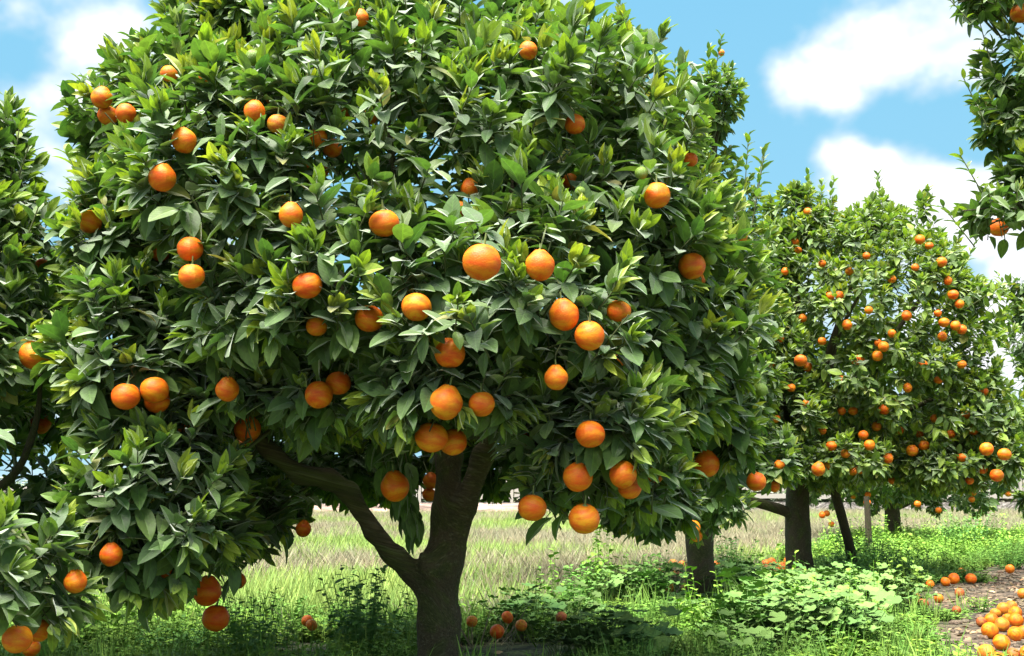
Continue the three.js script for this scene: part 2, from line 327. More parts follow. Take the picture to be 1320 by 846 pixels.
T2.spire(800, 0, 7.7, .5, .1, 1.0, 16); T2.spire(930, 48, 7.6, .4, .2, 1.0, 18); T2.spire(915, 60, 7.5, .4, .1, 1.0, 16); T2.spire(945, 85, 7.5, .4, .3, .9, 16); T2.spire(780, 20, 7.6, .4, -.1, 1, 14); T2.spire(830, 50, 7.6, .4, .1, 1, 14); T2.spire(985, 190, 7.2, .4, .2, 1, 14); T2.spire(965, 175, 7.3, .4, .1, 1, 14); T2.spire(870, 80, 7.5, .4, 0, 1, 14);
T3.spire(1132, 226, 9.4, .6, 0, 1.1, 26); T3.spire(1042, 222, 9.5, .4, .1, 1.1, 16); T3.spire(1075, 232, 9.4, .5, .25, 1.1, 18); T3.spire(1190, 255, 9.4, .6, .1, 1.1, 20); T3.spire(1030, 240, 9.4, .4, 0, 1.1, 16); T3.spire(1255, 318, 9.2, .5, .5, 1.1, 20); T3.spire(1240, 330, 9.2, .4, .4, 1.1, 16); T3.spire(1060, 235, 9.5, .4, .1, 1.1, 16); T3.spire(1165, 285, 9.4, .4, -.1, 1.1, 16); T3.spire(1270, 440, 9, .3, .5, 1, 12); T3.spire(1215, 295, 9.4, .4, .2, 1.1, 14);
TL.spire(12, 135, 4.0, .32, .05, 1.0, 11); TL.spire(38, 185, 3.9, .3, .25, .9, 9); TL.spire(50, 265, 3.7, .25, .3, .9, 9); TL.spire(25, 165, 3.9, .3, .1, .9, 9);
TR.spire(1262, 25, 5.2, .25, -.2, .9, 10); TR.spire(1242, 100, 5.2, .25, -.4, .9, 9); TR.spire(1238, 200, 5.1, .2, -.5, .9, 9); TR.spire(1215, 265, 5.0, .2, -.7, .9, 9); TR.spire(1225, 0, 5.1, .12, -.8, .6, 7);
TF.spire(1285, 352, 11, .4, -.5, 1.1, 12); TF.spire(1290, 430, 10.8, .4, -.4, 1.1, 12); TF.spire(1300, 400, 10.8, .4, -.2, 1.1, 12);
T2.spray(925, 660, 7.0, 12, 1.05); T2.spray(945, 655, 7.0, 8, 1); T2.spray(885, 665, 7.1, 9, 1);
T1.spray(835, 655, 4.7, 9, 1); T1.spray(855, 640, 4.6, 9, 1); T1.spray(815, 640, 4.6, 8, 1); T1.spray(875, 650, 4.8, 8, 1); T1.spray(175, 745, 3.6, 10, 1); T1.spray(195, 735, 3.5, 8, .9); T1.spray(300, 700, 3.7, 8, .9); T1.spray(300, 740, 3.6, 7, .9); T1.spray(395, 650, 4.8, 9, 1); T1.spray(360, 660, 4.8, 9, 1); T1.spray(330, 670, 4.7, 9, 1);


for (const [x, y, D] of [[325, 556, 3.82], [348, 582, 3.87], [368, 600, 3.9], [386, 612, 3.92], [405, 615, 3.95], [424, 616, 3.97], [450, 634, 4.02], [465, 660, 4.06], [480, 684, 4.1], [510, 718, 4.16], [575, 620, 4.2], [585, 650, 4.2], [575, 690, 4.2]]) T1.clear(at(x, y, D), .055, .7);
T1.spray(520, 640, 3.9, 8, 1.1); T1.spray(530, 670, 4.0, 7, 1.1); T1.spray(510, 610, 3.8, 8, 1.1); T1.spray(525, 600, 3.9, 9, 1.1); T1.spray(495, 600, 3.75, 8, 1); T1.spray(530, 650, 4.05, 7, 1); T1.spray(525, 665, 4.0, 8, 1.1); T1.spray(540, 690, 4.1, 6, 1.0);

// ------------------------------------------------------------------ fruit
function fruitGeometry(kind, seed, w = 28, h = 20) {
  const g = new THREE.SphereGeometry(1, w, h), p = g.attributes.position;
  for (let i = 0; i < p.count; i++) {
    let x = p.getX(i), y = p.getY(i), z = p.getZ(i); const q = Math.hypot(x, z);
    let f = 1 + .035 * noise(x * 1.3 + seed, y * 1.3, z * 1.3);
    let yy = y * [.96, .90, 1.06, 1.0][kind];
    if (y > 0) yy -= .10 * Math.exp(-q * q * 22);                                  // dimple at the stalk
    if (kind === 2 && y > 0) { const k = 1 - .16 * smooth(.2, .95, y); x *= k; z *= k; yy += .05 * smooth(.5, 1, y); f += .02 * Math.cos(Math.atan2(z, x) * 7) * smooth(.55, .9, y); }  // neck with ribs
    if (y < 0) yy += kind === 3 ? .10 * Math.exp(-q * q * 30) - .07 * Math.exp(-q * q * 200) : .03 * Math.exp(-q * q * 60);   // blossom end
    p.setXYZ(i, x * f, yy * f, z * f);
  }
  g.computeVertexNormals(); return g;
}
const FRUIT = [0, 1, 2, 3].map(k => fruitGeometry(k, k * 3.7)), FRUIT_SMALL = [0, 1, 2, 3].map(k => fruitGeometry(k, k * 2.1, 16, 12));
const stalkGeo = mergeGeometries([new THREE.CylinderGeometry(.05, .07, .7, 6).translate(0, 1.2, 0), new THREE.CylinderGeometry(.10, .22, .06, 5).translate(0, .91, 0)]);
const FR = rng(4242);
const discs = [];
function orange(c, r, label, group, opt = {}) {
  const kind = opt.kind ?? Math.floor(FR() * 4), big = opt.big, mat = opt.mat ?? [0, 0, 0, 1, 1, 2, 2, 3][Math.floor(FR() * 8)];
  const m = top(new THREE.Mesh((big ? FRUIT : FRUIT_SMALL)[kind], mat === 'green' ? greenPeel : peelMats[mat]), 'orange', label, 'orange', group);
  m.position.copy(c); m.scale.setScalar(r);
  const turn = opt.ground ? Math.PI * 2 : .5;
  m.rotation.set((FR() - .5) * turn, FR() * 6.28, (FR() - .5) * turn);
  if (big) part(new THREE.Mesh(stalkGeo, stalkMat), 'stalk', m);
  discs.push([c, r]);
  return m;
}
// fruit on a tree, given by its place and width in the photograph; its distance is that of the foliage it hangs in
function beside(marks, px, py, kind) {   // names a fruit by the striking thing closest to it
  let best = null, bd = 1e9; for (const m of marks) { const d = Math.hypot(px - m[0], py - m[1]); if (d < bd) { bd = d; best = m; } }
  const dx = Math.abs(px - best[0]), dy = py - best[1]; return `${kind} ${dy < -dx ? 'above' : dy > dx ? 'below' : 'beside'} the ${best[2]}`;
}
function hang(tree, list, deepLabel, clearLabel, group, big, marks) {
  for (const [px, py, d, hid, label, tint, far] of list) {
    const h = tree.hit(px, py); let D = far ?? (h ? -h.z : -tree.lobes[0].c.z);
    D += hid === 2 ? .22 : hid ? (big ? .07 : .12) : (big ? -.01 : .03 + .05 * FR());
    let r = d / 2 * D / F; const want = clamp(r, .030, .048); if (hid !== 2) { D *= clamp(want / r, .93, 1.09); r = d / 2 * D / F; }
    r = clamp(r, .026, .050);
    let c = at(px, py, D);
    for (let k = 0; k < 30 && discs.some(([o, q]) => o.distanceTo(c) < (q + r) * .99); k++) { D += .008; c = at(px, py, D); }   // neighbours touch, they do not overlap
    if (hid === 2) tree.clear(c, r * .8, .0); else if (hid) tree.clear(c, r * .80, big ? .16 : .12); else tree.clear(c, r * (big ? 1.02 : .85), big ? .5 : .3);
    orange(c, r, label || (marks ? beside(marks, px, py, hid ? deepLabel : clearLabel) : hid ? deepLabel : clearLabel), group, { big: big && d > 15, mat: tint });
    if (big && d > 15) {
      const knot = c.clone().add(V((FR() - .5) * .03, r + .035, -.055)); tree.twig(c.clone().add(V(0, r * .95, 0)), knot, .0022); tree.twig(knot, knot.clone().add(V((FR() - .5) * .08, .08, -.12)), .003);
      const n = hid === 2 ? 0 : 4 + Math.floor(FR() * 4);
      for (let j = 0; j < n; j++) { const az = FR() * 6.28, dd = V(Math.cos(az), .35 - .9 * FR(), .35 + .5 * Math.sin(az)); if (dd.y < -.1 && Math.abs(dd.x) < .55) dd.y = .3; tree.leaf(knot.clone().add(V(0, .01 * j, -.01)), dd, V((FR() - .5) * .6, 1, .4 * FR()), .06 + .045 * FR(), .85 + .3 * FR(), .5 + FR(), [1, 2, 2, 3, 4][Math.floor(FR() * 5)]); }
    }
  }
}
const three = 'orange in a cluster of three on the outer edge of the forked tree', lowPair = 'orange in a pair dangling at the tip of the lowest drooping bough', mids = 'orange in the tight cluster hanging above the trunk fork', side = 'orange in the close pair beside the drooping outer bough of the forked tree';
hang(T1, [
  [465, 23, 22, 0, 'small orange at the very top of the forked tree among loose twigs'], [681, 65, 25, 0, 'round orange on an upright twig standing up against open blue sky'],
  [131, 126, 28, 0, three], [139, 149, 28, 0, three], [162, 146, 27, 0, three],
  [237, 181, 33, 1, 'orange capped by a light green leaf below the outer cluster of three'], [209, 229, 36, 0, 'elongated orange with a bulging lower end on the forked tree'], [218, 95, 24, 1], [266, 98, 16, 1], [328, 143, 28, 1, 'orange hanging beside a yellowish one high in the forked tree'], [347, 133, 22, 1], [358, 160, 29, 1, 'yellowish orange with a leaf lying across it high in the forked tree', 4],
  [409, 178, 27, 1], [428, 191, 26, 1], [393, 220, 22, 1], [413, 220, 22, 1], [375, 277, 32, 0, 'orange with a flat bottom hanging under a leafy shelf mid crown'], [114, 286, 34, 1],
  [245, 321, 34, 0, 'upper orange of two hanging one above the other in the outer crown'], [247, 356, 34, 0, 'lower orange of two hanging one above the other in the outer crown'], [207, 326, 24, 1], [346, 327, 24, 1],
  [495, 288, 40, 0, 'large pear-shaped orange under a leaf with its blossom end showing'], [621, 338, 51, 0, 'largest orange of all, hanging clear on the face of the forked tree'], [696, 342, 39, 0, 'round bright orange hanging next to the largest orange'],
  [396, 368, 39, 0, 'round pale orange hanging clear above a half-hidden one'], [408, 421, 28, 1], [476, 411, 38, 1, 'orange behind two small upright leaves near a yellowed leaf'], [537, 396, 40, 1, 'orange crossed by a broad drooping leaf mid crown'], [727, 406, 40, 1, 'orange half behind leaves, touching the one with leaf points over its top'], [760, 433, 39, 0, 'deep orange with leaf points over its top below bright young shoots'], [798, 401, 32, 1],
  [741, 160, 28, 1], [847, 252, 36, 0, 'deep orange hanging below a small green fruit'], [890, 206, 20, 0, 'small orange at the outer upper flank facing the next tree'], [703, 238, 24, 1], [735, 234, 22, 0, 'small orange next to a pale green unripe fruit'], [606, 243, 26, 1], [593, 270, 26, 1], [892, 343, 36, 1, 'orange seen edge-on behind a leaf beside a green unripe fruit'],
  [580, 455, 40, 1, 'deep orange shaded under an overhanging leaf above the trunk cluster'], [717, 487, 31, 0, 'dark orange sitting deep in a shaded hollow of the crown'],
  [575, 519, 43, 0, mids], [621, 521, 34, 0, 'small dark orange hanging beside the cluster above the trunk fork'], [556, 564, 43, 0, mids], [584, 570, 36, 0, mids],
  [162, 511, 36, 0, side], [199, 503, 37, 0, side], [202, 517, 33, 0, 'orange mostly hidden behind the close pair of the outer bough'], [293, 502, 30, 1], [319, 553, 34, 1, 'orange just above the curved side limb of the forked tree'], [411, 509, 36, 1], [436, 494, 34, 1], [313, 574, 26, 1], [240, 552, 22, 1],
  [509, 627, 37, 0, 'orange with a pointed leaf over it hanging beside the trunk fork', undefined, 3.72], [555, 620, 20, 2], [553, 638, 18, 2],
  [761, 560, 38, 0, 'orange under a leafy cap on the low bough, above four others'], [745, 615, 38, 0, 'orange with a leaf folded over its middle on the low bough'], [803, 612, 35, 0, 'upper orange of a touching pair on the low bough'], [812, 629, 30, 0, 'lower orange of a touching pair on the low bough'], [686, 655, 37, 0, 'orange at the end of the low bough below a green unripe fruit', undefined, 3.22], [753, 669, 40, 0, 'lowest orange of the low bough, hanging free before the dry field', undefined, 3.2], [843, 612, 24, 1], [783, 523, 18, 1],
  [267, 762, 37, 0, lowPair], [278, 797, 34, 0, lowPair], [306, 749, 22, 1], [143, 715, 28, 1], [210, 735, 22, 2], [391, 682, 20, 1, 'orange hanging by itself under the rear foliage before the dry field'],
  [911, 598, 33, 0, 'orange hanging by the dark straight trunk on the forked tree flank'], [975, 621, 25, 0, 'lemon-shaped orange hanging just above the bare horizontal limb'], [103, 445, 18, 1], [796, 463, 22, 2], [523, 542, 18, 1], [953, 305, 22, 1], [445, 550, 16, 2], [672, 562, 20, 2], [478, 150, 14, 1], [448, 148, 14, 1],
  [900, 360, 18, 2], [310, 530, 16, 2],
], 'half-hidden orange', 'clear-hanging orange', 'oranges on the forked tree', true, [[621, 338, 'largest orange'], [140, 138, 'outer cluster of three oranges'], [209, 229, 'elongated bulging orange'], [358, 160, 'yellowish leaf-crossed orange'], [246, 338, 'two oranges stacked one above the other'], [495, 288, 'pear-shaped orange'], [575, 550, 'tight cluster over the trunk fork'], [180, 507, 'close pair on the drooping outer bough'], [272, 780, 'dangling pair at the lowest bough tip'], [760, 433, 'deep orange under bright young shoots'], [396, 368, 'round pale orange'], [717, 487, 'dark orange in the shaded hollow'], [681, 65, 'orange standing against the blue sky'], [319, 553, 'orange over the curved side limb'], [847, 252, 'deep orange under a green fruit'], [803, 612, 'touching pair on the low bough'], [735, 234, 'small orange with an unripe neighbour'], [892, 343, 'edge-on orange'], [465, 23, 'topmost small orange'], [537, 396, 'orange crossed by a drooping leaf'], [237, 181, 'leaf-capped orange'], [509, 627, 'orange beside the trunk fork']]);
for (const [px, py, d, lb] of [[827, 223, 18, 'pale green unripe orange above the deep orange one'], [748, 247, 14, 'small green unripe orange beside a small ripe one'], [916, 334, 17, 'dark green unripe orange next to the edge-on ripe one'], [676, 630, 16, 'green unripe orange above the end of the low bough'], [326, 73, 20, 'yellow-green unripe orange high in the forked tree'], [981, 503, 18, 'green unripe orange on the flank beside the propped tree']]) {
  const h = T1.hit(px, py); const c = h ? h.clone() : at(px, py, 4); const r = clamp(d / 2 * -c.z / F, .012, .03); T1.clear(c, r, .4); orange(c, r, lb, 'green unripe oranges', { mat: 'green', big: true, kind: 0 });
}
hang(TL, [[44, 458, 38, 0, 'orange hanging clear above the thin curved branch'], [22, 824, 36, 0, 'larger orange of the low bunch on the tree with the curved branch'], [50, 813, 28, 1], [40, 836, 22, 1], [52, 546, 26, 1], [54, 342, 18, 1], [97, 750, 28, 0, 'single orange hanging low beside the drooping bough tip'], [-40, 600, 30, 0]],
  'orange partly behind leaves on the tree with the curved branch', 'orange hanging out beside the curved-branch tree', 'oranges on the tree with the curved branch', true);
hang(T2, [[893, 680, 20, 0, 'upper orange of two against the dark straight trunk'], [898, 691, 15, 0, 'lower orange of two against the dark straight trunk'], [972, 318, 13, 1], [998, 627, 15, 0, 'dark orange under the leaves next to the mossy vertical trunk'], [930, 68, 9, 1], [918, 420, 14, 1], [1005, 600, 14, 1]],
  'small orange among leaves of the tree with the straight dark trunk', 'small orange on the tree with the straight dark trunk', 'oranges on the straight dark trunk tree', false);
const l3 = 'small half-buried orange', c3 = 'small fully showing orange';
hang(T3, [[1032, 465, 17, 0, 'brightest orange low in the propped tree, darker one touching it'], [1041, 473, 13, 1], [1070, 382, 12, 0], [1082, 381, 12, 0], [1069, 390, 10, 1], [1025, 312, 11, 0], [1029, 323, 10, 1], [1041, 273, 11, 0], [1104, 464, 14, 1], [1110, 466, 12, 1], [1131, 459, 14, 1], [1139, 447, 14, 0], [1132, 442, 10, 1], [1169, 407, 13, 0], [1092, 419, 13, 0], [1005, 436, 12, 1], [1140, 528, 14, 0], [1155, 520, 11, 1], [1113, 561, 13, 0], [1121, 574, 14, 0], [1145, 591, 13, 0], [1176, 581, 15, 0], [1191, 574, 14, 0], [1186, 309, 13, 0], [1198, 317, 11, 1], [1214, 338, 14, 0], [1222, 362, 11, 1], [1229, 380, 14, 0], [1237, 392, 12, 0], [1217, 416, 14, 0], [1232, 420, 13, 0], [1240, 425, 13, 0], [1215, 434, 12, 1], [1209, 404, 10, 1], [1268, 505, 13, 1], [1246, 535, 13, 1], [1272, 579, 20, 0, 'large orange in a bunch at the outer low edge of the propped tree'], [1295, 586, 17, 0], [1285, 613, 21, 0, 'lowest red-orange fruit of the outer bunch on the propped tree'], [1267, 605, 12, 1], [1055, 605, 18, 0, 'dark orange hanging beside the top of the leaning stake'], [1072, 575, 14, 0], [1066, 602, 12, 1], [1100, 608, 12, 1], [1108, 606, 12, 1], [1020, 566, 12, 1], [1117, 330, 10, 1], [1048, 300, 9, 1], [1150, 300, 9, 1], [995, 470, 10, 1], [1185, 560, 11, 0], [1160, 555, 10, 1], [1205, 540, 11, 1], [1120, 330, 9, 1], [1040, 520, 11, 1], [1085, 530, 11, 1], [1060, 555, 11, 0], [1150, 620, 10, 1], [1012, 350, 10, 0], [1060, 340, 10, 0], [1095, 350, 11, 1], [1150, 360, 11, 0], [1180, 345, 10, 1], [1035, 410, 11, 1], [1120, 400, 11, 0], [1150, 430, 11, 1], [1190, 470, 12, 1], [1060, 440, 11, 0], [1085, 490, 12, 1], [1170, 500, 12, 0], [1210, 490, 11, 1], [1240, 470, 12, 0], [1100, 530, 12, 1], [1020, 500, 11, 0], [1130, 550, 12, 0], [1225, 560, 12, 0], [1255, 555, 12, 1], [1000, 540, 12, 1], [1250, 620, 11, 0], [1215, 615, 11, 1], [1090, 585, 12, 0], [1240, 590, 12, 0]],
  l3, c3, 'oranges on the propped tree', false, [[1032, 465, 'brightest low orange of the propped tree'], [1283, 598, 'red-orange outer bunch'], [1075, 383, 'trio in mid foliage'], [1228, 385, 'string of oranges along the sky edge'], [1133, 452, 'clustered oranges of the middle crown'], [1183, 577, 'low pair near the outer foliage'], [1027, 317, 'pair close to the straight-trunk tree'], [1192, 312, 'highest pair at the sky edge'], [1060, 590, 'leaning stake'], [1117, 567, 'two oranges over the far stake']]);
hang(T4, [[1060, 664, 9, 0], [1066, 662, 8, 0], [1072, 676, 8, 0], [1118, 648, 9, 0], [1183, 650, 9, 0], [1119, 638, 8, 1], [1210, 658, 8, 0], [1253, 644, 8, 0], [1216, 628, 8, 1], [1100, 640, 7, 1], [1255, 635, 8, 1], [1300, 637, 8, 0]],
  'tiny orange on the small tree beyond the leaning stake', 'tiny orange on the small tree beyond the leaning stake', 'oranges on the far small tree', false);
hang(TR, [[1288, 293, 25, 0, 'orange at the tip of the branch crossing open sky'], [1316, 17, 30, 0, 'orange high on the tree that reaches across open sky']], '', '', 'oranges on the sky-crossing branch tree', true);

// ------------------------------------------------------------------ trunks and limbs
function limbs(tree, from, n, r0, seed) {
  const R = rng(seed), list = tree.lobes.slice(0, n);
  for (const l of list) {
    const to = l.c.clone().add(V((R() - .5) * .1, l.r.y * .35, (R() - .5) * .1)), a = from.clone().add(V((R() - .5) * .03, (R() - .5) * .05, (R() - .5) * .03));
    const m1 = a.clone().lerp(to, .35).add(V((R() - .5) * .12, -.06 + R() * .08, (R() - .5) * .12)), m2 = a.clone().lerp(to, .7).add(V((R() - .5) * .14, .04 * R(), (R() - .5) * .14));
    part(new THREE.Mesh(tube([a, m1, m2, to], [r0, r0 * .62, r0 * .4, r0 * .18], 9, 18, .07, seed), barkMat), 'limb', tree.group);
  }
}
// forked trunk of the broad tree: one smooth body
{
  const P = (px, py, D) => at(px, py, D), D0 = 4.22;
  const base = P(566, 925, D0); base.y = -.12;
  const bones = [
    [base, P(565, 800, D0), .086, .074], [base.clone(), base.clone().add(V(0, .16, 0)), .12, .088], [P(565, 800, D0), P(565, 735, D0), .074, .074],
    [P(568, 735, D0), P(578, 660, D0), .062, .052], [P(578, 660, D0), P(578, 590, D0), .052, .048], [P(578, 590, D0), P(570, 480, D0 + .1), .048, .036],
    [P(580, 720, D0 - .02), P(600, 650, D0 - .06), .050, .038], [P(600, 650, D0 - .06), P(622, 590, D0 - .12), .038, .032], [P(622, 590, D0 - .12), P(660, 520, D0 - .3), .032, .024],
    [P(548, 756, D0), P(510, 718, D0 - .06), .046, .033], [P(510, 718, D0 - .06), P(480, 684, D0 - .12), .033, .030], [P(480, 684, D0 - .12), P(450, 634, D0 - .2), .030, .029], [P(450, 634, D0 - .2), P(424, 616, D0 - .25), .029, .028], [P(424, 616, D0 - .25), P(386, 612, D0 - .3), .028, .026], [P(386, 612, D0 - .3), P(348, 582, D0 - .35), .026, .023], [P(348, 582, D0 - .35), P(325, 556, D0 - .4), .023, .020], [P(325, 556, D0 - .4), P(275, 470, D0 - .4), .020, .014],
    [P(548, 728, D0 - .085), P(545, 716, D0 - .09), .018, .012], [P(556, 740, D0 - .09), P(560, 736, D0 - .095), .014, .010],
  ];
  const lo = V(-1.35, -.14, -4.6), size = 1.9, res = 132;
  const mc = new MarchingCubes(res, barkMat, true, false, 400000); mc.isolation = 0; mc.reset();
  const h = size / 2, p = V(0, 0, 0), e = V(0, 0, 0), w = V(0, 0, 0);
  for (let k = 0; k < res; k++) for (let j = 0; j < res; j++) for (let i = 0; i < res; i++) {
    p.set(lo.x + (i / (res - 1)) * size, lo.y + (j / (res - 1)) * size, lo.z - h * .3 + (k / (res - 1)) * size - .2);
    let acc = 0; let best = 9;
    for (const [a, b, r1, r2] of bones) {
      e.copy(b).sub(a); w.copy(p).sub(a); const t = clamp(w.dot(e) / e.lengthSq()), d = w.addScaledVector(e, -t).length() - lerp(r1, r2, t);
      if (d < best) best = d; acc += Math.exp(-d / .016);
    }
    let d = acc > 1e-30 ? -.016 * Math.log(acc) : best;
    if (best < .1) d += .010 * noise(p.x * 9, p.y * 5, p.z * 9) + .006 * noise(p.x * 24, p.y * 12, p.z * 24) + .003 * noise(p.x * 60, p.y * 40, p.z * 60);
    mc.field[i + j * res + k * res * res] = -d;
  }
  mc.update();
  const n = mc.count, pos = new Float32Array(n * 3), nor = new Float32Array(n * 3), uv = new Float32Array(n * 2);
  for (let i = 0; i < n; i++) {
    const X = mc.positionArray[i * 3], Y = mc.positionArray[i * 3 + 1], Z = mc.positionArray[i * 3 + 2];
    // grid index g maps to (g - half) / half in the mesh's own box
    const g = q => (q * (res / 2) + res / 2) / (res - 1) * size;
    pos[i * 3] = lo.x + g(X); pos[i * 3 + 1] = lo.y + g(Y); pos[i * 3 + 2] = lo.z - h * .3 - .2 + g(Z);
    nor[i * 3] = mc.normalArray[i * 3]; nor[i * 3 + 1] = mc.normalArray[i * 3 + 1]; nor[i * 3 + 2] = mc.normalArray[i * 3 + 2];
  }
  const ax = at(566, 800, D0);
  for (let i = 0; i < n; i += 3) {
    const us = [0, 1, 2].map(q => Math.atan2(pos[(i + q) * 3] - ax.x, pos[(i + q) * 3 + 2] - ax.z) / 6.283);
    for (let q = 1; q < 3; q++) { if (us[q] - us[0] > .5) us[q]--; if (us[q] - us[0] < -.5) us[q]++; }
    for (let q = 0; q < 3; q++) { uv[(i + q) * 2] = us[q] * 2; uv[(i + q) * 2 + 1] = pos[(i + q) * 3 + 1] / .35 + pos[(i + q) * 3] * .8; }
  }
  const g = new THREE.BufferGeometry(); g.setAttribute('position', new THREE.BufferAttribute(pos, 3)); g.setAttribute('normal', new THREE.BufferAttribute(nor, 3)); g.setAttribute('uv', new THREE.BufferAttribute(uv, 2));
  part(new THREE.Mesh(g, barkMat), 'trunk', T1.group);
  const up = P(575, 500, D0 + .08);
  for (const [a, ...pts] of [[[570, 490, D0 + .1], [520, 330, 4.4], [500, 150, 4.5]], [[570, 490, D0 + .1], [640, 330, 4.4], [680, 150, 4.5]], [[660, 525, D0 - .3], [740, 420, 3.9], [820, 330, 3.9]], [[572, 500, D0 + .1], [480, 420, 4.0], [380, 300, 3.9]], [[275, 460, D0 - .4], [235, 350, 3.9], [225, 220, 4.1]], [[330, 555, 3.86], [260, 560, 3.7], [215, 610, 3.6]], [[655, 530, 3.95], [700, 540, 3.7], [760, 530, 3.5]], [[575, 560, D0 + .05], [640, 560, 4.6], [760, 600, 4.9], [850, 620, 4.8]], [[580, 540, D0], [560, 480, 3.7], [575, 470, 3.35]], [[560, 520, 4.3], [460, 560, 4.8], [400, 580, 5.0]]])
    part(new THREE.Mesh(tube([P(...a), ...pts.map(q => P(...q))], [.032, .022, .010], 8, 20, .08, a[0]), barkMat), 'limb', T1.group);
}
function trunk(tree, pts, radii, seed) { part(new THREE.Mesh(tube(pts, radii, 18, 34, .05, seed), barkMat), 'trunk', tree.group); return pts[pts.length - 1]; }
{
  const g2 = onGround(902, 772); g2.y = -.1; const D = -g2.z;
  const f2 = at(900, 655, D);
  trunk(T2, [g2, g2.clone().add(V(0, .14, 0)), at(903, 720, D), f2, at(903, 600, D)], [.135, .108, .098, .10, .075], 2);
  limbs(T2, at(902, 640, D), 6, .062, 31);
  part(new THREE.Mesh(tube([at(905, 670, D), at(918, 640, D - .1), at(935, 615, D - .2), at(955, 560, D - .3)], [.055, .042, .03, .016], 9, 18, .07, 5), barkMat), 'limb', T2.group);
  part(new THREE.Mesh(tube([at(896, 670, D), at(884, 640, D), at(850, 590, D), at(800, 500, D)], [.055, .05, .04, .02], 9, 18, .07, 6), barkMat), 'limb', T2.group);
}
{
  const g3 = onGround(1032, 750); g3.y = -.1; const D = -g3.z;
  trunk(T3, [g3, g3.clone().add(V(0, .14, 0)), at(1029, 690, D), at(1028, 640, D), at(1032, 570, D)], [.155, .122, .108, .10, .075], 3);
  limbs(T3, at(1032, 590, D), 7, .055, 41);
  part(new THREE.Mesh(tube([at(1030, 668, D), at(1012, 659, D - .02), at(975, 648, D - .05), at(950, 640, D - .1), at(938, 625, D - .15), at(925, 600, D - .3)], [.05, .05, .045, .04, .036, .03, .018], 10, 30, .06, 7), barkMat), 'limb', T3.group);
}
{
  const g4 = onGround(1152, 699); g4.y = -.1; const D = -g4.z;
  trunk(T4, [g4, at(1151, 680, D), at(1150, 655, D), at(1148, 630, D)], [.17, .125, .12, .10], 4);
  part(new THREE.Mesh(tube([at(1152, 656, D), at(1162, 652, D), at(1176, 646, D), at(1195, 620, D)], [.06, .05, .045, .03], 8, 14, .06, 8), barkMat), 'limb', T4.group);
  limbs(T4, at(1149, 640, D), 4, .07, 43);
}
{
  const b = V(-2.42, -.1, -3.9);
  trunk(TL, [b, V(-2.42, .3, -3.9), V(-2.4, .8, -3.9), V(-2.38, 1.2, -3.9)], [.14, .11, .10, .07], 5);
  limbs(TL, V(-2.4, 1.0, -3.9), 6, .05, 47);
  part(new THREE.Mesh(tube([V(-2.4, .62, -3.88), at(-120, 668, 3.85), at(-10, 634, 3.8), at(22, 606, 3.75), at(40, 565, 3.7), at(50, 520, 3.65), at(52, 430, 3.65)], [.045, .03, .021, .017, .014, .012, .008, .005], 9, 36, .06, 9), barkMat), 'limb', TL.group);
  const b2 = V(3.56, -.1, -5.7);
  trunk(TR, [b2, V(3.56, .3, -5.7), V(3.6, .9, -5.7), V(3.58, 1.4, -5.6)], [.15, .12, .11, .08], 6);
  limbs(TR, V(3.58, 1.2, -5.6), 3, .05, 53);
  part(new THREE.Mesh(tube([at(1575, 200, 5.6), at(1450, 260, 5.3), at(1350, 280, 5.1), at(1300, 268, 5.1), at(1240, 272, 5.05)], [.025, .015, .008, .005, .003], 7, 24, .06, 10), barkMat), 'limb', TR.group);
  part(new THREE.Mesh(tube([at(1575, 100, 5.6), at(1430, 20, 5.3), at(1320, -12, 5.2), at(1235, 3, 5.15)], [.025, .014, .006, .003], 7, 24, .06, 11), barkMat), 'limb', TR.group);
  const b3 = at(1430, 760, 11.5); b3.y = -.1;
  trunk(TF, [b3, b3.clone().setY(.4), b3.clone().setY(.9).add(V(.03, 0, 0)), b3.clone().setY(1.4)], [.15, .12, .11, .08], 7);
  limbs(TF, b3.clone().setY(1.2), 3, .05, 57);
}

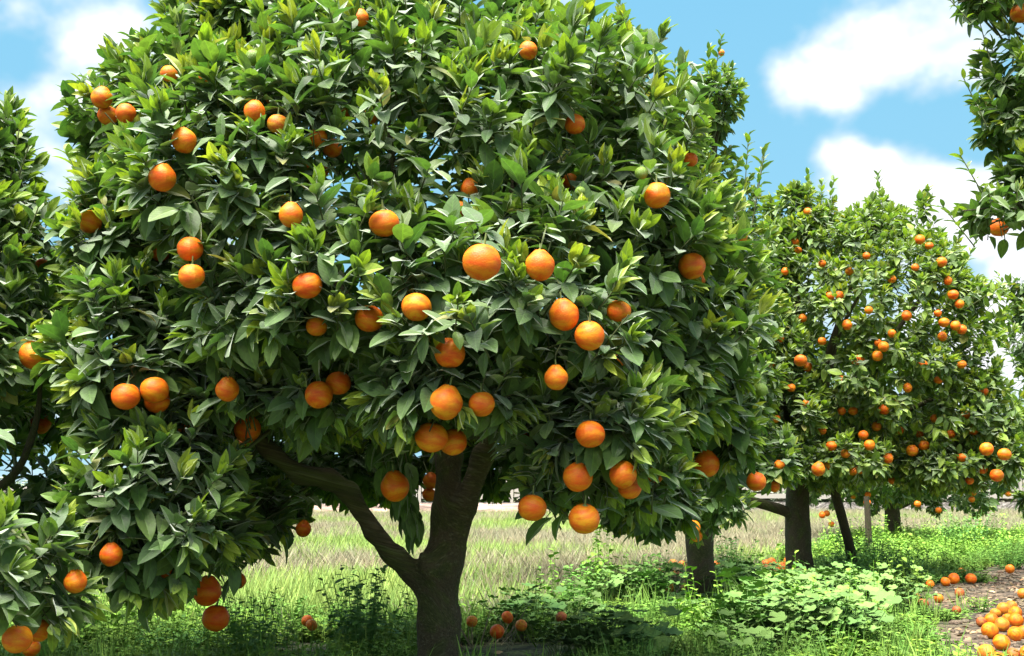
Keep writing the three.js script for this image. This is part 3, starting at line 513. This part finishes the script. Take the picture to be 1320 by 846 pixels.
// ------------------------------------------------------------------ crowns: the leaves that show largest are parts of their own, the rest one part
{
  const W = 660, H = 423, zb = new Float32Array(W * H).fill(1e9), id = new Int32Array(W * H).fill(-1);
  const c = Math.cos(PITCH), s = Math.sin(PITCH), all = [];
  const proj = p => { const y = p.y - EYE, fy = y * c + p.z * s, fz = -(y * s) + -p.z * c, dz = y * s - p.z * c; return [(CX + F * p.x / dz) / 2, (CY - F * (y * c + p.z * s) / dz) / 2, dz]; };
  const fill = (q, z, k) => {
    let x0 = 1e9, x1 = -1e9, y0 = 1e9, y1 = -1e9; for (const v of q) { x0 = Math.min(x0, v[0]); x1 = Math.max(x1, v[0]); y0 = Math.min(y0, v[1]); y1 = Math.max(y1, v[1]); }
    x0 = Math.max(0, Math.floor(x0)); y0 = Math.max(0, Math.floor(y0)); x1 = Math.min(W - 1, Math.ceil(x1)); y1 = Math.min(H - 1, Math.ceil(y1));
    for (let y = y0; y <= y1; y++) for (let x = x0; x <= x1; x++) {
      let neg = 0, positive = 0; for (let i = 0; i < 4; i++) { const a = q[i], b = q[(i + 1) % 4], d = (b[0] - a[0]) * (y - a[1]) - (b[1] - a[1]) * (x - a[0]); if (d < 0) neg++; else positive++; }
      if (neg && positive) continue; const o = y * W + x; if (z < zb[o]) { zb[o] = z; id[o] = k; }
    }
  };
  for (const [p, r] of discs) { const q = proj(p), R = r * F / q[2] / 2 * .88; if (q[2] > 0) fill([[q[0] - R, q[1] - R], [q[0] + R, q[1] - R], [q[0] + R, q[1] + R], [q[0] - R, q[1] + R]], q[2], -2); }
  for (const t of trees) for (const l of t.leaves) {
    const k = all.length; all.push(l); l.seen = 0;
    const mid = l.base.clone().lerp(l.tip, .5), a = proj(l.base), b = proj(mid.clone().add(l.side)), d = proj(l.tip), e = proj(mid.clone().sub(l.side));
    if (a[2] > .1 && d[2] > .1) fill([a, b, d, e], (a[2] + d[2]) / 2, k);
  }
  for (let i = 0; i < id.length; i++) if (id[i] >= 0) all[id[i]].seen++;
  let total = 0;
  for (const t of trees) {
    const crown = part(new THREE.Group(), 'crown', t.group);
    const own = t.single === false ? [] : t.leaves.filter(l => l.seen > 14).sort((a, b) => b.seen - a.seen).slice(0, 300), set = new Set(own);
    for (const l of own) { const m = new THREE.Mesh(LEAF_GEO, leafMats[l.shade]); l.m.decompose(m.position, m.quaternion, m.scale); part(m, 'leaf', crown); }
    const rest = t.leaves.filter(l => !set.has(l));
    const R = rng(t.seed + 99), col = new THREE.Color();
    for (const [young, mat, nm] of [[false, leafInstMat, 'foliage'], [true, youngInstMat, 'young_foliage']]) {
    const some = rest.filter(l => (l.shade === 5 || l.shade === 6) === young), im = new THREE.InstancedMesh(LEAF_GEO, mat, some.length);
    some.forEach((l, i) => { im.setMatrixAt(i, l.m); const k = .80 + .40 * R(); col.copy(LEAF[l.shade]); col.r *= k * (.92 + .16 * R()); col.g *= k; col.b *= k; im.setColorAt(i, col); });
    part(im, nm, crown, 'stuff'); }
    const tw = new THREE.InstancedMesh(twigGeo, twigMat, t.twigs.length); t.twigs.forEach((m, i) => tw.setMatrixAt(i, m)); part(tw, 'twigs', crown, 'stuff');
    total += t.leaves.length; console.log(t.seed, 'leaves', t.leaves.length, 'own', own.length, 'twigs', t.twigs.length);
  }
  console.log('leaves', total);
}

// ------------------------------------------------------------------ ground
const PATH = [onGround(1290, 850), onGround(1285, 800), onGround(1270, 765), onGround(1300, 738), onGround(1340, 726)].map(p => V(p.x + .25, 0, p.z));
PATH.unshift(V(2.1, 0, -3));
function pathDist(x, z) { let m = 99; for (let i = 0; i + 1 < PATH.length; i++) { const a = PATH[i], b = PATH[i + 1], ex = b.x - a.x, ez = b.z - a.z, t = clamp(((x - a.x) * ex + (z - a.z) * ez) / (ex * ex + ez * ez)); m = Math.min(m, Math.hypot(x - a.x - ex * t, z - a.z - ez * t)); } return m; }
const soil = (x, z) => 1 - smooth(.22, .72, pathDist(x, z) + .35 * noise(x * 1.6, 7, z * 1.6));
// the dry field lies behind the tree row; the row runs away to the right
const rowSide = (x, z) => (-z - 4.2) * .9 - (x + .28) * 1.95;                 // metres behind the row line, positive on the field's side
const field = (x, z) => Math.max(smooth(21, 30, -z), smooth(.2, 2.4, Math.min(rowSide(x, z), (-z - 5.6) * 1.2 + .4) + .9 * noise(x * .7, 2, z * .7)));
{
  const xs = [], zs = []; const steps = (o, a, b, n, p) => { for (let i = 0; i <= n; i++) o.push(lerp(a, b, Math.pow(i / n, p))); };
  steps(xs, -10, 16, 190, 1); for (let k = 1; k < 26; k++) { xs.push(16 + k * k * .5); xs.unshift(-10 - k * k * .5); }
  steps(zs, 6, -18, 180, 1); for (let k = 1; k < 30; k++) { zs.push(-18 - k * k * .42); } for (let k = 1; k < 18; k++) zs.unshift(6 + k * k * .8);
  const P = [], C = [], U = [], I = [];
  for (const z of zs) for (const x of xs) {
    P.push(x, groundY(x, z), z); U.push(x / 1.3, z / 1.3);
    const f = field(x, z), so = soil(x, z), n = noise(x * 1.1, 5, z * 1.1), g = [.105 + .02 * n, .125 + .03 * n, .05];
    const dry = [.25 + .04 * n, .225 + .03 * n, .14 + .03 * n], s = [.24 + .04 * n, .175 + .03 * n, .115];
    for (let q = 0; q < 3; q++) C.push(lerp(lerp(g[q], dry[q], f), s[q], so) * 1.25);
  }
  const w = xs.length; for (let j = 0; j + 1 < zs.length; j++) for (let i = 0; i + 1 < w; i++) { const a = j * w + i; I.push(a, a + 1, a + w, a + 1, a + w + 1, a + w); }
  const g = new THREE.BufferGeometry(); g.setAttribute('position', new THREE.Float32BufferAttribute(P, 3)); g.setAttribute('color', new THREE.Float32BufferAttribute(C, 3)); g.setAttribute('uv', new THREE.Float32BufferAttribute(U, 2)); g.setIndex(I); g.computeVertexNormals();
  top(new THREE.Mesh(g, new THREE.MeshStandardMaterial({ vertexColors: true, map: soilMap, bumpMap: soilBump, bumpScale: .03, roughness: 1 })), 'ground', 'grassy orchard ground with a bare soil track and a dry field', 'ground', null, 'structure');
}

// ------------------------------------------------------------------ fallen oranges
const fallen = [];
{
  const pile = 'fallen orange in the heap on the bare soil track', trunkPile = 'fallen orange in the heap at the foot of the mossy trunk', lone = 'fallen orange lying among green weeds beside the soil track';
  const drop = (px, py, d, label, group, mat, h = 0) => {
    const r0 = .038, p = onGround(px, py, r0), r = clamp(d / 2 * -p.z / F, .028, .046);
    for (let k = 0; k < 20 && fallen.some(f => Math.hypot(f[0] - p.x, f[1] - p.z) < (f[2] + r) * .9); k++) p.z -= .012;
    fallen.push([p.x, p.z, r]);
    orange(V(p.x, groundY(p.x, p.z) + r * .92 + h, p.z), r, label, group, { ground: true, mat, big: false });
  };
  for (const [x, y, d, m] of [[1272, 838, 22], [1291, 825, 21], [1276, 811, 21], [1292, 804, 18], [1309, 814, 19], [1278, 797, 17], [1310, 798, 18], [1309, 787, 17], [1294, 782, 17, 4], [1304, 778, 15, 4], [1299, 795, 14], [1265, 798, 13, 5], [1319, 788, 15], [1320, 811, 17], [1306, 837, 15, 5], [1332, 800, 18], [1335, 822, 19], [1325, 838, 20], [1345, 790, 17], [1319, 764, 14, 4], [1288, 846, 20], [1283, 786, 14, 4]])
    drop(x, y, d, pile, 'oranges heaped on the soil track', m ?? [0, 2, 4, 0, 2][x % 5]);
  for (const [x, y, d, m, lb] of [[1230, 749, 18, 1, 'fallen deep orange beside another at the edge of the weeds'], [1252, 748, 18, 1, 'fallen deep orange beside another at the edge of the weeds'], [1237, 761, 12, 5], [1219, 751, 12], [1190, 774, 14, 5, 'brown rotting orange in the weeds near the soil track'], [1180, 765, 12, 5], [1210, 766, 12, 4, 'yellow fallen orange in the weeds near the soil track'], [1302, 734, 12, 0, 'fallen orange alone on the grey part of the soil track'], [1233, 780, 11, 5], [1199, 753, 11], [1084, 757, 16, 1, 'largest fallen orange next to the weeds before the leaning stake'], [1096, 752, 11, 1], [1059, 765, 11, 5], [1121, 781, 10, 5], [1134, 783, 10, 5], [1150, 748, 10], [1240, 735, 10, 4]])
    drop(x, y, d, lb || lone, 'fallen oranges in the weeds by the track', m ?? 0);
  for (const [x, y, d, m] of [[1014, 747, 14], [1018, 755, 12], [1008, 735, 13], [995, 729, 13], [988, 731, 12], [1004, 741, 12], [1012, 738, 12], [1018, 732, 12], [1000, 735, 12], [1010, 752, 11], [1015, 726, 10], [1046, 746, 12, 1], [1052, 742, 11, 5], [1040, 752, 12, 5], [1021, 740, 12], [990, 738, 11, 5]])
    drop(x, y, d, trunkPile, 'oranges heaped at the mossy trunk', m ?? [1, 0, 3][x % 3], .03);
  for (const [x, y, d, m, lb] of [[923, 737, 12, 1], [922, 744, 11, 1], [893, 745, 12, 0], [880, 738, 12, 0], [868, 736, 12, 4], [862, 765, 14, 1], [872, 748, 12, 0], [888, 756, 12, 1], [850, 744, 11, 4], [813, 757, 9, 0], [884, 765, 12, 5]])
    drop(x, y, d, 'fallen orange around the foot of the dark straight trunk', 'fallen oranges at the dark straight trunk', m, .05);
  for (const [x, y, d, m, lb] of [[654, 822, 16, 3, 'red-orange fallen fruit in the weeds beside the forked trunk'], [641, 842, 18, 3, 'dark fallen orange half sunk in the weeds near the forked trunk'], [724, 822, 14, 5, 'brown fallen orange among yellow-green weeds'], [608, 826, 13, 4, 'yellow fallen orange next to the forked trunk'], [672, 832, 12, 4, 'yellow rotting orange near the red-orange fallen fruit'], [401, 831, 12, 4, 'yellow fallen orange between the two leafy weed bushes'], [395, 826, 9, 1, 'small fallen orange between the two leafy weed bushes']])
    drop(x, y, d, lb, 'fallen oranges near the forked trunk', m, .10);
}

// the weeds leave the fallen fruit some room, towards the light as well
const crowded = (x, z) => { for (const [fx, fz] of fallen) { const dx = x - fx, dz = z - fz; if (dx * dx + dz * dz < .024 || (Math.abs(dx) < .13 && dz > 0 && dz < .6)) return true; } return false; };

// ------------------------------------------------------------------ low plants
class Sheet {   // collects small leaves and stems into one geometry
  constructor() { this.P = []; this.N = []; this.U = []; this.I = []; }
  add(geo, m) {
    const o = this.P.length / 3, p = geo.attributes.position, nm = geo.attributes.normal, u = geo.attributes.uv, v = V(0, 0, 0), nn = new THREE.Matrix3().getNormalMatrix(m);
    for (let i = 0; i < p.count; i++) { v.fromBufferAttribute(p, i).applyMatrix4(m); this.P.push(v.x, v.y, v.z); v.fromBufferAttribute(nm, i).applyMatrix3(nn).normalize(); this.N.push(v.x, v.y, v.z); this.U.push(u.getX(i), u.getY(i)); }
    const ix = geo.index; for (let i = 0; i < ix.count; i++) this.I.push(o + ix.getX(i));
  }
  build() { const g = new THREE.BufferGeometry(); g.setAttribute('position', new THREE.Float32BufferAttribute(this.P, 3)); g.setAttribute('normal', new THREE.Float32BufferAttribute(this.N, 3)); g.setAttribute('uv', new THREE.Float32BufferAttribute(this.U, 2)); g.setIndex(this.I); return g; }
}
function place(base, dir, up, len, wide, curl) { const z = dir.clone().normalize(), x = up.clone().cross(z).normalize(), y = z.clone().cross(x); return new THREE.Matrix4().makeBasis(x.multiplyScalar(len * wide), y.multiplyScalar(len * curl), z.multiplyScalar(len)).setPosition(base); }
const weedLeaf = leafGeometry([[0, .02], [.22, .26], [.5, .36], [.8, .22], [1, .02]], .2, .25, .15);
const bladeLeaf = leafGeometry([[0, .010], [.5, .010], [1, .001]], .3, .35, 0);
// round lobed leaf (mallow)
const lobedLeaf = (() => { const P = [0, 0, 0], U = [.5, 0], I = [], n = 15; for (let i = 0; i <= n; i++) { const a = -2.85 + 5.7 * i / n, r = .5 * (1 + .10 * Math.cos(a * 5 * 1.1)), y = .06 * Math.cos(a * 5.5) + .05; P.push(Math.sin(a) * r, y, Math.cos(a) * r); U.push(.5 + .3 * Math.sin(a), .5 + .45 * Math.cos(a)); if (i) I.push(0, i, i + 1); } const g = new THREE.BufferGeometry(); g.setAttribute('position', new THREE.Float32BufferAttribute(P, 3)); g.setAttribute('uv', new THREE.Float32BufferAttribute(U, 2)); g.setIndex(I); g.computeVertexNormals(); return g; })();
const stemGeo = new THREE.CylinderGeometry(.6, 1, 1, 4, 1, true).translate(0, .5, 0);
const stem = (S, a, b, r) => { const d = b.clone().sub(a), l = d.length(); S.add(stemGeo, new THREE.Matrix4().compose(a, new THREE.Quaternion().setFromUnitVectors(V(0, 1, 0), d.divideScalar(l)), V(r, l, r))); };
function weedGeometry(seed, stems, height, leafLen, spread) {
  const R = rng(seed), S = new Sheet();
  for (let i = 0; i < stems; i++) {
    const a = R() * 6.28, q = spread * Math.sqrt(R()), h = height * (.5 + .6 * R()), b0 = V(Math.cos(a) * q * .4, 0, Math.sin(a) * q * .4), b1 = V(Math.cos(a) * q + (R() - .5) * .05, h, Math.sin(a) * q + (R() - .5) * .05);
    stem(S, b0, b1, .0018);
    const n = Math.round(4 + h / .030);
    for (let j = 0; j < n; j++) { const t = .18 + .82 * j / n, az = j * 2.4 + R() * .8; S.add(weedLeaf, place(b0.clone().lerp(b1, t), V(Math.cos(az), .35 - .5 * R() + (j > n - 3 ? .5 : 0), Math.sin(az)), V((R() - .5) * .6, 1, (R() - .5) * .6), leafLen * (.6 + .6 * R()) * lerp(1.15, .75, t), .8 + .4 * R(), .5 + R())); }
  }
  return S.build();
}
function mallowGeometry(seed, n, height, size) {
  const R = rng(seed), S = new Sheet();
  for (let i = 0; i < n; i++) { const a = i * 2.4 + R(), q = .02 + .12 * R(), h = height * (.5 + .6 * R()), p = V(Math.cos(a) * q, h, Math.sin(a) * q); stem(S, V(0, 0, 0), p, .0016); S.add(lobedLeaf, place(p, V(Math.cos(a), -.15 + .3 * R(), Math.sin(a)), V((R() - .5) * .7, 1, (R() - .5) * .7), size * (.6 + .7 * R()), 1, .6 + R())); }
  return S.build();
}
function grassGeometry(seed, n, height, spread, bend) {
  const R = rng(seed), S = new Sheet();
  for (let i = 0; i < n; i++) { const a = R() * 6.28, q = spread * Math.sqrt(R()), t = R() * bend; S.add(bladeLeaf, place(V(Math.cos(a) * q, 0, Math.sin(a) * q), V(Math.cos(a + R()) * t, 1, Math.sin(a + R()) * t), V(Math.cos(a), .2, Math.sin(a)), height * (.5 + .7 * R()), 1.2 + .8 * R(), 1.2 * R() + .3)); }
  return S.build();
}
const plantMat = (extra = {}) => new THREE.MeshPhysicalMaterial({ side: THREE.DoubleSide, roughness: .8, ...extra });
function scatter(name, label, category, geo, mat, spots) {
  const im = new THREE.InstancedMesh(geo, mat, spots.length), m = new THREE.Matrix4(), q = new THREE.Quaternion(), e = new THREE.Euler();
  spots.forEach(([x, z, s, c, tall = 1], i) => { e.set((i % 7 - 3) * .03, i * 2.39, (i % 5 - 2) * .04); q.setFromEuler(e); m.compose(V(x, groundY(x, z) - .006, z), q, V(s, s * tall, s)); im.setMatrixAt(i, m); im.setColorAt(i, c); });
  console.log(name, spots.length);
  return top(im, name, label, category, null, 'stuff');
}
const G = rng(777);
const tint = (c, v) => { const k = 1 - v + 2 * v * G(), w = (G() - .5) * v; return lin(c[0] * k * (1 + w), c[1] * k, c[2] * k); };
{
  const ls = [], ls2 = [], ms = [], gs = [], ts = [];
  for (let i = 0; i < 60000; i++) {
    const z = -3.2 - 18.2 * Math.pow(G(), 1.35), x = -3.4 + z * .05 + (10.5 - z * .35) * G() ;
    if (Math.abs(x) > 1.2 + -z * .62) continue;
    const f = field(x, z), so = soil(x, z), n = noise(x * .9, 9, z * .9);
    if (so > .35 + .3 * G() || f > .25 + .5 * G()) continue;
    if (crowded(x, z) || noise(x * 2.3, 41, z * 2.3) < -.38) continue;
    const low = [[1.3, -7.7], [2.45, -9.3]].some(([a, b]) => Math.abs(x - a * z / b) < .3 && z - b > -.25 && z - b < 1.7) ? .33 : 1;
    const D = -z, bright = smooth(-.3, .4, n);
    if (D > 5.2 && low === 1 && G() < .02 && noise(x * 1.3, 47, z * 1.3) > -.1) { ts.push([x, z, .7 + .6 * G(), tint([.17, .33, .028], .3), .8 + .5 * G()]); continue; }
    const mallow = x > -1.6 && D > 4.6 && soil(x + .25, z) < .1 && D < 8.6 && x > (D - 4.6) * -.1 && rowSide(x, z) < 1.1 && noise(x * .8, 21, z * .8) > -.18;
    if (D > 9.5 && G() < .45) continue;
    if (mallow && G() < .45) { if (G() < .95) ms.push([x, z, .75 + .6 * G(), tint([.115, .225, .045], .3), .75 * low + .25 * low]); }
    else if (G() < .52) (G() < .5 ? ls : ls2).push([x, z, (.55 + .55 * G()) * (D > 9 ? 1.25 : 1), tint(bright > .5 ? [.15, .28, .022] : [.11, .235, .026], .3), (.45 + .6 * G()) * (D > 5.8 && D < 10 && x > .3 ? .62 : 1) * low]);
    else if (G() < .3) gs.push([x, z, .5 + .5 * G(), tint([.17, .32, .05], .3)]);
  }
  const cut = a => a.slice(0, 9000);
  const pm = plantMat({ color: 0xffffff });
  scatter('leafy_weeds', 'bright green leafy weeds carpeting the ground under the orange trees', 'weeds', weedGeometry(5, 8, .21, .040, .10), pm, cut(ls));
  scatter('dense_weeds', 'low dense small-leaved green weeds filling in between the taller weeds', 'weeds', weedGeometry(6, 12, .13, .030, .13), pm, cut(ls2));
  scatter('mallow_weeds', 'broad round-leaved weeds spreading in front of the two vertical trunks', 'weeds', mallowGeometry(7, 13, .19, .066), pm, cut(ms));
  scatter('green_grass', 'tufts of fresh green grass among the weeds', 'grass', grassGeometry(8, 14, .22, .06, .7), pm, cut(gs));
  scatter('tall_weeds', 'taller loose sprigs of green weeds standing above the low carpet', 'weeds', weedGeometry(16, 7, .34, .042, .13), pm, cut(ts));
  const ds = [], dg = [];
  for (let i = 0; i < 90000; i++) {
    const D = 4.4 + 50 * Math.pow(G(), 2.1), z = -D, x = (G() * 2 - 1) * (2.4 + D * .56);
    if (G() > field(x, z) * 1.1 || soil(x, z) > .3) continue;
    const s = (.65 + .6 * G()) * (1 + D * .012), patch = noise(x * .35, 33, z * .35) + .5 * noise(x * 1.4, 35, z * 1.4);
    const green = patch > .04 + .5 * (G() - .5) - (D < 8 ? .18 : 0);
    (green ? dg : ds).push([x, z, s, green ? tint([.20, .30, .06], .3) : tint([.25, .23, .14], .25), .5 + .6 * G()]);
  }
  scatter('dry_grass', 'pale dry straw-coloured grass covering the field behind the trees', 'grass', grassGeometry(9, 18, .17, .14, 1.3), plantMat({ color: 0xffffff }), ds.slice(0, 24000));
  scatter('field_grass', 'light green grass patches growing through the dry field', 'grass', grassGeometry(10, 16, .17, .13, 1.2), pm, dg.slice(0, 15000));
}
// weed bushes that stand out one by one
{
  const bush = [weedGeometry(11, 34, .40, .050, .20), weedGeometry(12, 34, .36, .045, .22), weedGeometry(13, 44, .30, .036, .30)];
  const bm = [[.085, .22, .035], [.11, .27, .035], [.10, .25, .05]].map(c => plantMat({ color: lin(...c) }));
  for (const [px, py, D, k, s, label, m] of [
    [470, 0, 4.9, 0, 1.0, 'dark green leafy weed bush next to the forked trunk', 0], [335, 0, 4.7, 1, .9, 'loose weed bush beside the darker one near the forked trunk', 1], [225, 0, 5.0, 2, .75, 'low weed bush under the drooping bough tip', 1],
    [735, 0, 6.4, 1, .85, 'slender weed bush rising at the edge of the dry field', 1], [835, 0, 7.2, 1, .95, 'weed bush close to the foot of the dark straight trunk', 1], [1125, 0, 9.6, 2, 1.35, 'dense rounded weed bush at the foot of the leaning stake', 0], [1085, 0, 9.3, 2, 1.1, 'smaller dense weed bush at the foot of the mossy trunk', 0], [1170, 0, 9.9, 2, 1.0, 'dense weed bush on the track side of the leaning stake', 0], [1250, 0, 15.5, 2, 1.7, 'bluish green shrub standing in the pale grass near the far tree', 2], [1298, 0, 11.2, 2, .8, 'bright low bush beside the soil track', 1], [945, 0, 9.4, 1, 1.1, 'weed bush between the two vertical trunks', 1],
  ]) { const p = at(px, 700, D); const o = top(new THREE.Mesh(bush[k], bm[m]), 'weed_bush', label, 'bush', 'weed bushes'); o.position.set(p.x, groundY(p.x, p.z) - .01, p.z); o.scale.setScalar(s); o.rotation.y = px; }
}
// leaf litter and clods on the soil track and under the trees
{
  const spots = [];
  for (let i = 0; i < 9000; i++) { const z = -3 - 9 * G(), x = -1.5 + 7 * G(); const s = soil(x, z); if (G() > s * .5 + .10) continue; spots.push([x, z]); }
  const im = new THREE.InstancedMesh(LEAF_GEO, new THREE.MeshStandardMaterial({ side: THREE.DoubleSide, roughness: .9, color: 0xffffff }), spots.length), m = new THREE.Matrix4(), q = new THREE.Quaternion();
  spots.forEach(([x, z], i) => { q.setFromEuler(new THREE.Euler((G() - .5) * .8, G() * 6.28, (G() - .5) * 1.2)); const s = .03 + .035 * G(); m.compose(V(x, groundY(x, z) + .006, z), q, V(s, s * (1 + G()), s)); im.setMatrixAt(i, m); im.setColorAt(i, tint([[.30, .21, .11], [.36, .29, .17], [.20, .14, .08]][i % 3], .3)); });
  top(im, 'leaf_litter', 'brown fallen leaves scattered over the soil track', 'leaf litter', null, 'stuff');
  const clod = new THREE.IcosahedronGeometry(1, 1); { const p = clod.attributes.position; for (let i = 0; i < p.count; i++) { const f = 1 + .5 * noise(p.getX(i) * 1.7, p.getY(i) * 1.7, p.getZ(i) * 1.7); p.setXYZ(i, p.getX(i) * f, p.getY(i) * f * .6, p.getZ(i) * f); } clod.computeVertexNormals(); }
  const cs = []; for (let i = 0; i < 7000; i++) { const z = -3 - 9 * G(), x = 1 + 5 * G(); if (G() < soil(x, z)) cs.push([x, z]); }
  const ic = new THREE.InstancedMesh(clod, new THREE.MeshStandardMaterial({ roughness: 1, map: soilMap }), cs.length);
  cs.forEach(([x, z], i) => { const s = .006 + .022 * Math.pow(G(), 3); q.setFromEuler(new THREE.Euler(0, G() * 6, 0)); m.compose(V(x, groundY(x, z) + s * .2, z), q, V(s, s, s)); ic.setMatrixAt(i, m); ic.setColorAt(i, tint([.29, .215, .15], .3)); });
  top(ic, 'soil_clods', 'crumbly soil clods on the bare track', 'soil', null, 'stuff');
}

// ------------------------------------------------------------------ stakes, far fence
{
  const woodMat = new THREE.MeshStandardMaterial({ map: barkMap, bumpMap: barkBump, bumpScale: .006, roughness: .9, color: lin(.34, .31, .26) });
  const a = at(1105, 716, 9.7), b = at(1070, 612, 9.2); a.y = -.05;
  const s = new THREE.Group(); top(s, 'prop_stake', 'long dark wooden stake leaning up under the foliage of the propped tree', 'stake');
  const mk = (p, q, r) => tube([p, p.clone().lerp(q, .4).add(V(.008, 0, .006)), q], r, 9, 16, .05, 61);
  s.add(part(new THREE.Mesh(mk(a, at(1072, 618, 9.25), [.045, .042, .038]), woodMat), 'pole', s));
  part(new THREE.Mesh(tube([at(1073, 622, 9.26), at(1069, 608, 9.2), at(1062, 592, 9.16)], [.03, .026, .02], 8, 8, .05, 62), woodMat), 'fork_tine', s);
  part(new THREE.Mesh(tube([at(1073, 622, 9.26), at(1074, 606, 9.2), at(1078, 590, 9.2)], [.03, .024, .018], 8, 8, .05, 63), woodMat), 'fork_tine', s);
  const c = at(1119, 700, 13.5); c.y = -.05; const d = at(1117, 640, 13.5);
  top(new THREE.Mesh(tube([c, c.clone().lerp(d, .5).add(V(.01, 0, 0)), d], [.045, .04, .035], 8, 12, .05, 64), woodMat), 'thin_stake', 'thin upright wooden stake near the far small tree', 'stake');
}
{
  // boundary at the far end of the dry field: a low concrete wall with a post and rail fence on it
  const wallMat = new THREE.MeshStandardMaterial({ map: soilMap, bumpMap: soilBump, bumpScale: .02, roughness: 1, color: lin(.55, .50, .46) });
  const postMat = new THREE.MeshStandardMaterial({ color: lin(.30, .28, .25), roughness: .9 }), bankMat = new THREE.MeshStandardMaterial({ map: soilMap, color: lin(.62, .42, .34), roughness: 1 });
  const z0 = -48, x0 = -32, x1 = 24, n = 28;
  const fence = top(new THREE.Group(), 'boundary_fence', 'pale post and board fence on a low wall at the end of the dry field', 'fence');
  fence.position.set((x0 + x1) / 2, 0, z0);
  const wb = new THREE.BoxGeometry(1.96, .5, .22); { const u = wb.attributes.uv; for (let i = 0; i < u.count; i++) u.setXY(i, u.getX(i) * 1.4, u.getY(i) * .4); }
  const postG = new THREE.BoxGeometry(.12, 1.25, .12), boardG = new THREE.BoxGeometry(1.80, .20, .04);
  for (let i = 0; i < n; i++) {
    const x = -28 + i * 2 + 1, yo = .04 * noise(i * .7, 3, 1);
    const b = part(new THREE.Mesh(wb, wallMat), 'wall_block', fence); b.position.set(x, .22 + yo, 0);
    const p = part(new THREE.Mesh(postG, postMat), 'post', fence); p.position.set(x - 1, 1.0 + yo, .02); p.rotation.z = (noise(i, 8, 2)) * .05;
    for (const h of [.72, 1.02, 1.32]) { if (noise(i * 3.3, h * 9, 4) > .32) continue; const r = part(new THREE.Mesh(boardG, postMat), 'board', fence); r.position.set(x, h + yo, .06); r.rotation.z = noise(i * 2.1, h * 5, 7) * .02; }
  }
  {
    const R = rng(909), geo = weedGeometry(21, 40, 1.0, .20, .7), im = new THREE.InstancedMesh(geo, plantMat({ color: 0xffffff }), 150), m = new THREE.Matrix4(), q = new THREE.Quaternion();
    for (let i = 0; i < 150; i++) { q.setFromEuler(new THREE.Euler(0, R() * 6.28, 0)); const k = .9 + .9 * R(); m.compose(V(-42 + 84 * (i + R()) / 150, -.05, -54 - 8 * R()), q, V(k * 1.3, k * (.8 + .5 * R()), k * 1.3)); im.setMatrixAt(i, m); im.setColorAt(i, lin(.20 + .06 * R(), .24 + .06 * R(), .15 + .03 * R())); }
    top(im, 'far_hedge', 'muted grey-green scrub along the horizon behind the boundary fence', 'hedge', null, 'stuff');
  }
  const g = new THREE.CylinderGeometry(.7, 1.3, 34, 9, 40); { const p = g.attributes.position; for (let i = 0; i < p.count; i++) { const f = 1 + .35 * noise(p.getX(i) * 1.2, p.getY(i) * .5, p.getZ(i) * 1.2); p.setX(i, p.getX(i) * f * .5); p.setZ(i, p.getZ(i) * f); } g.computeVertexNormals(); }
  const bank = top(new THREE.Mesh(g, bankMat), 'earth_bank', 'low reddish earth bank along the foot of the boundary fence', 'bank', null, 'structure');
  bank.rotation.z = Math.PI / 2; bank.position.set(-14, -.16, z0 + 1.6);
}

renderer.render(scene, camera);
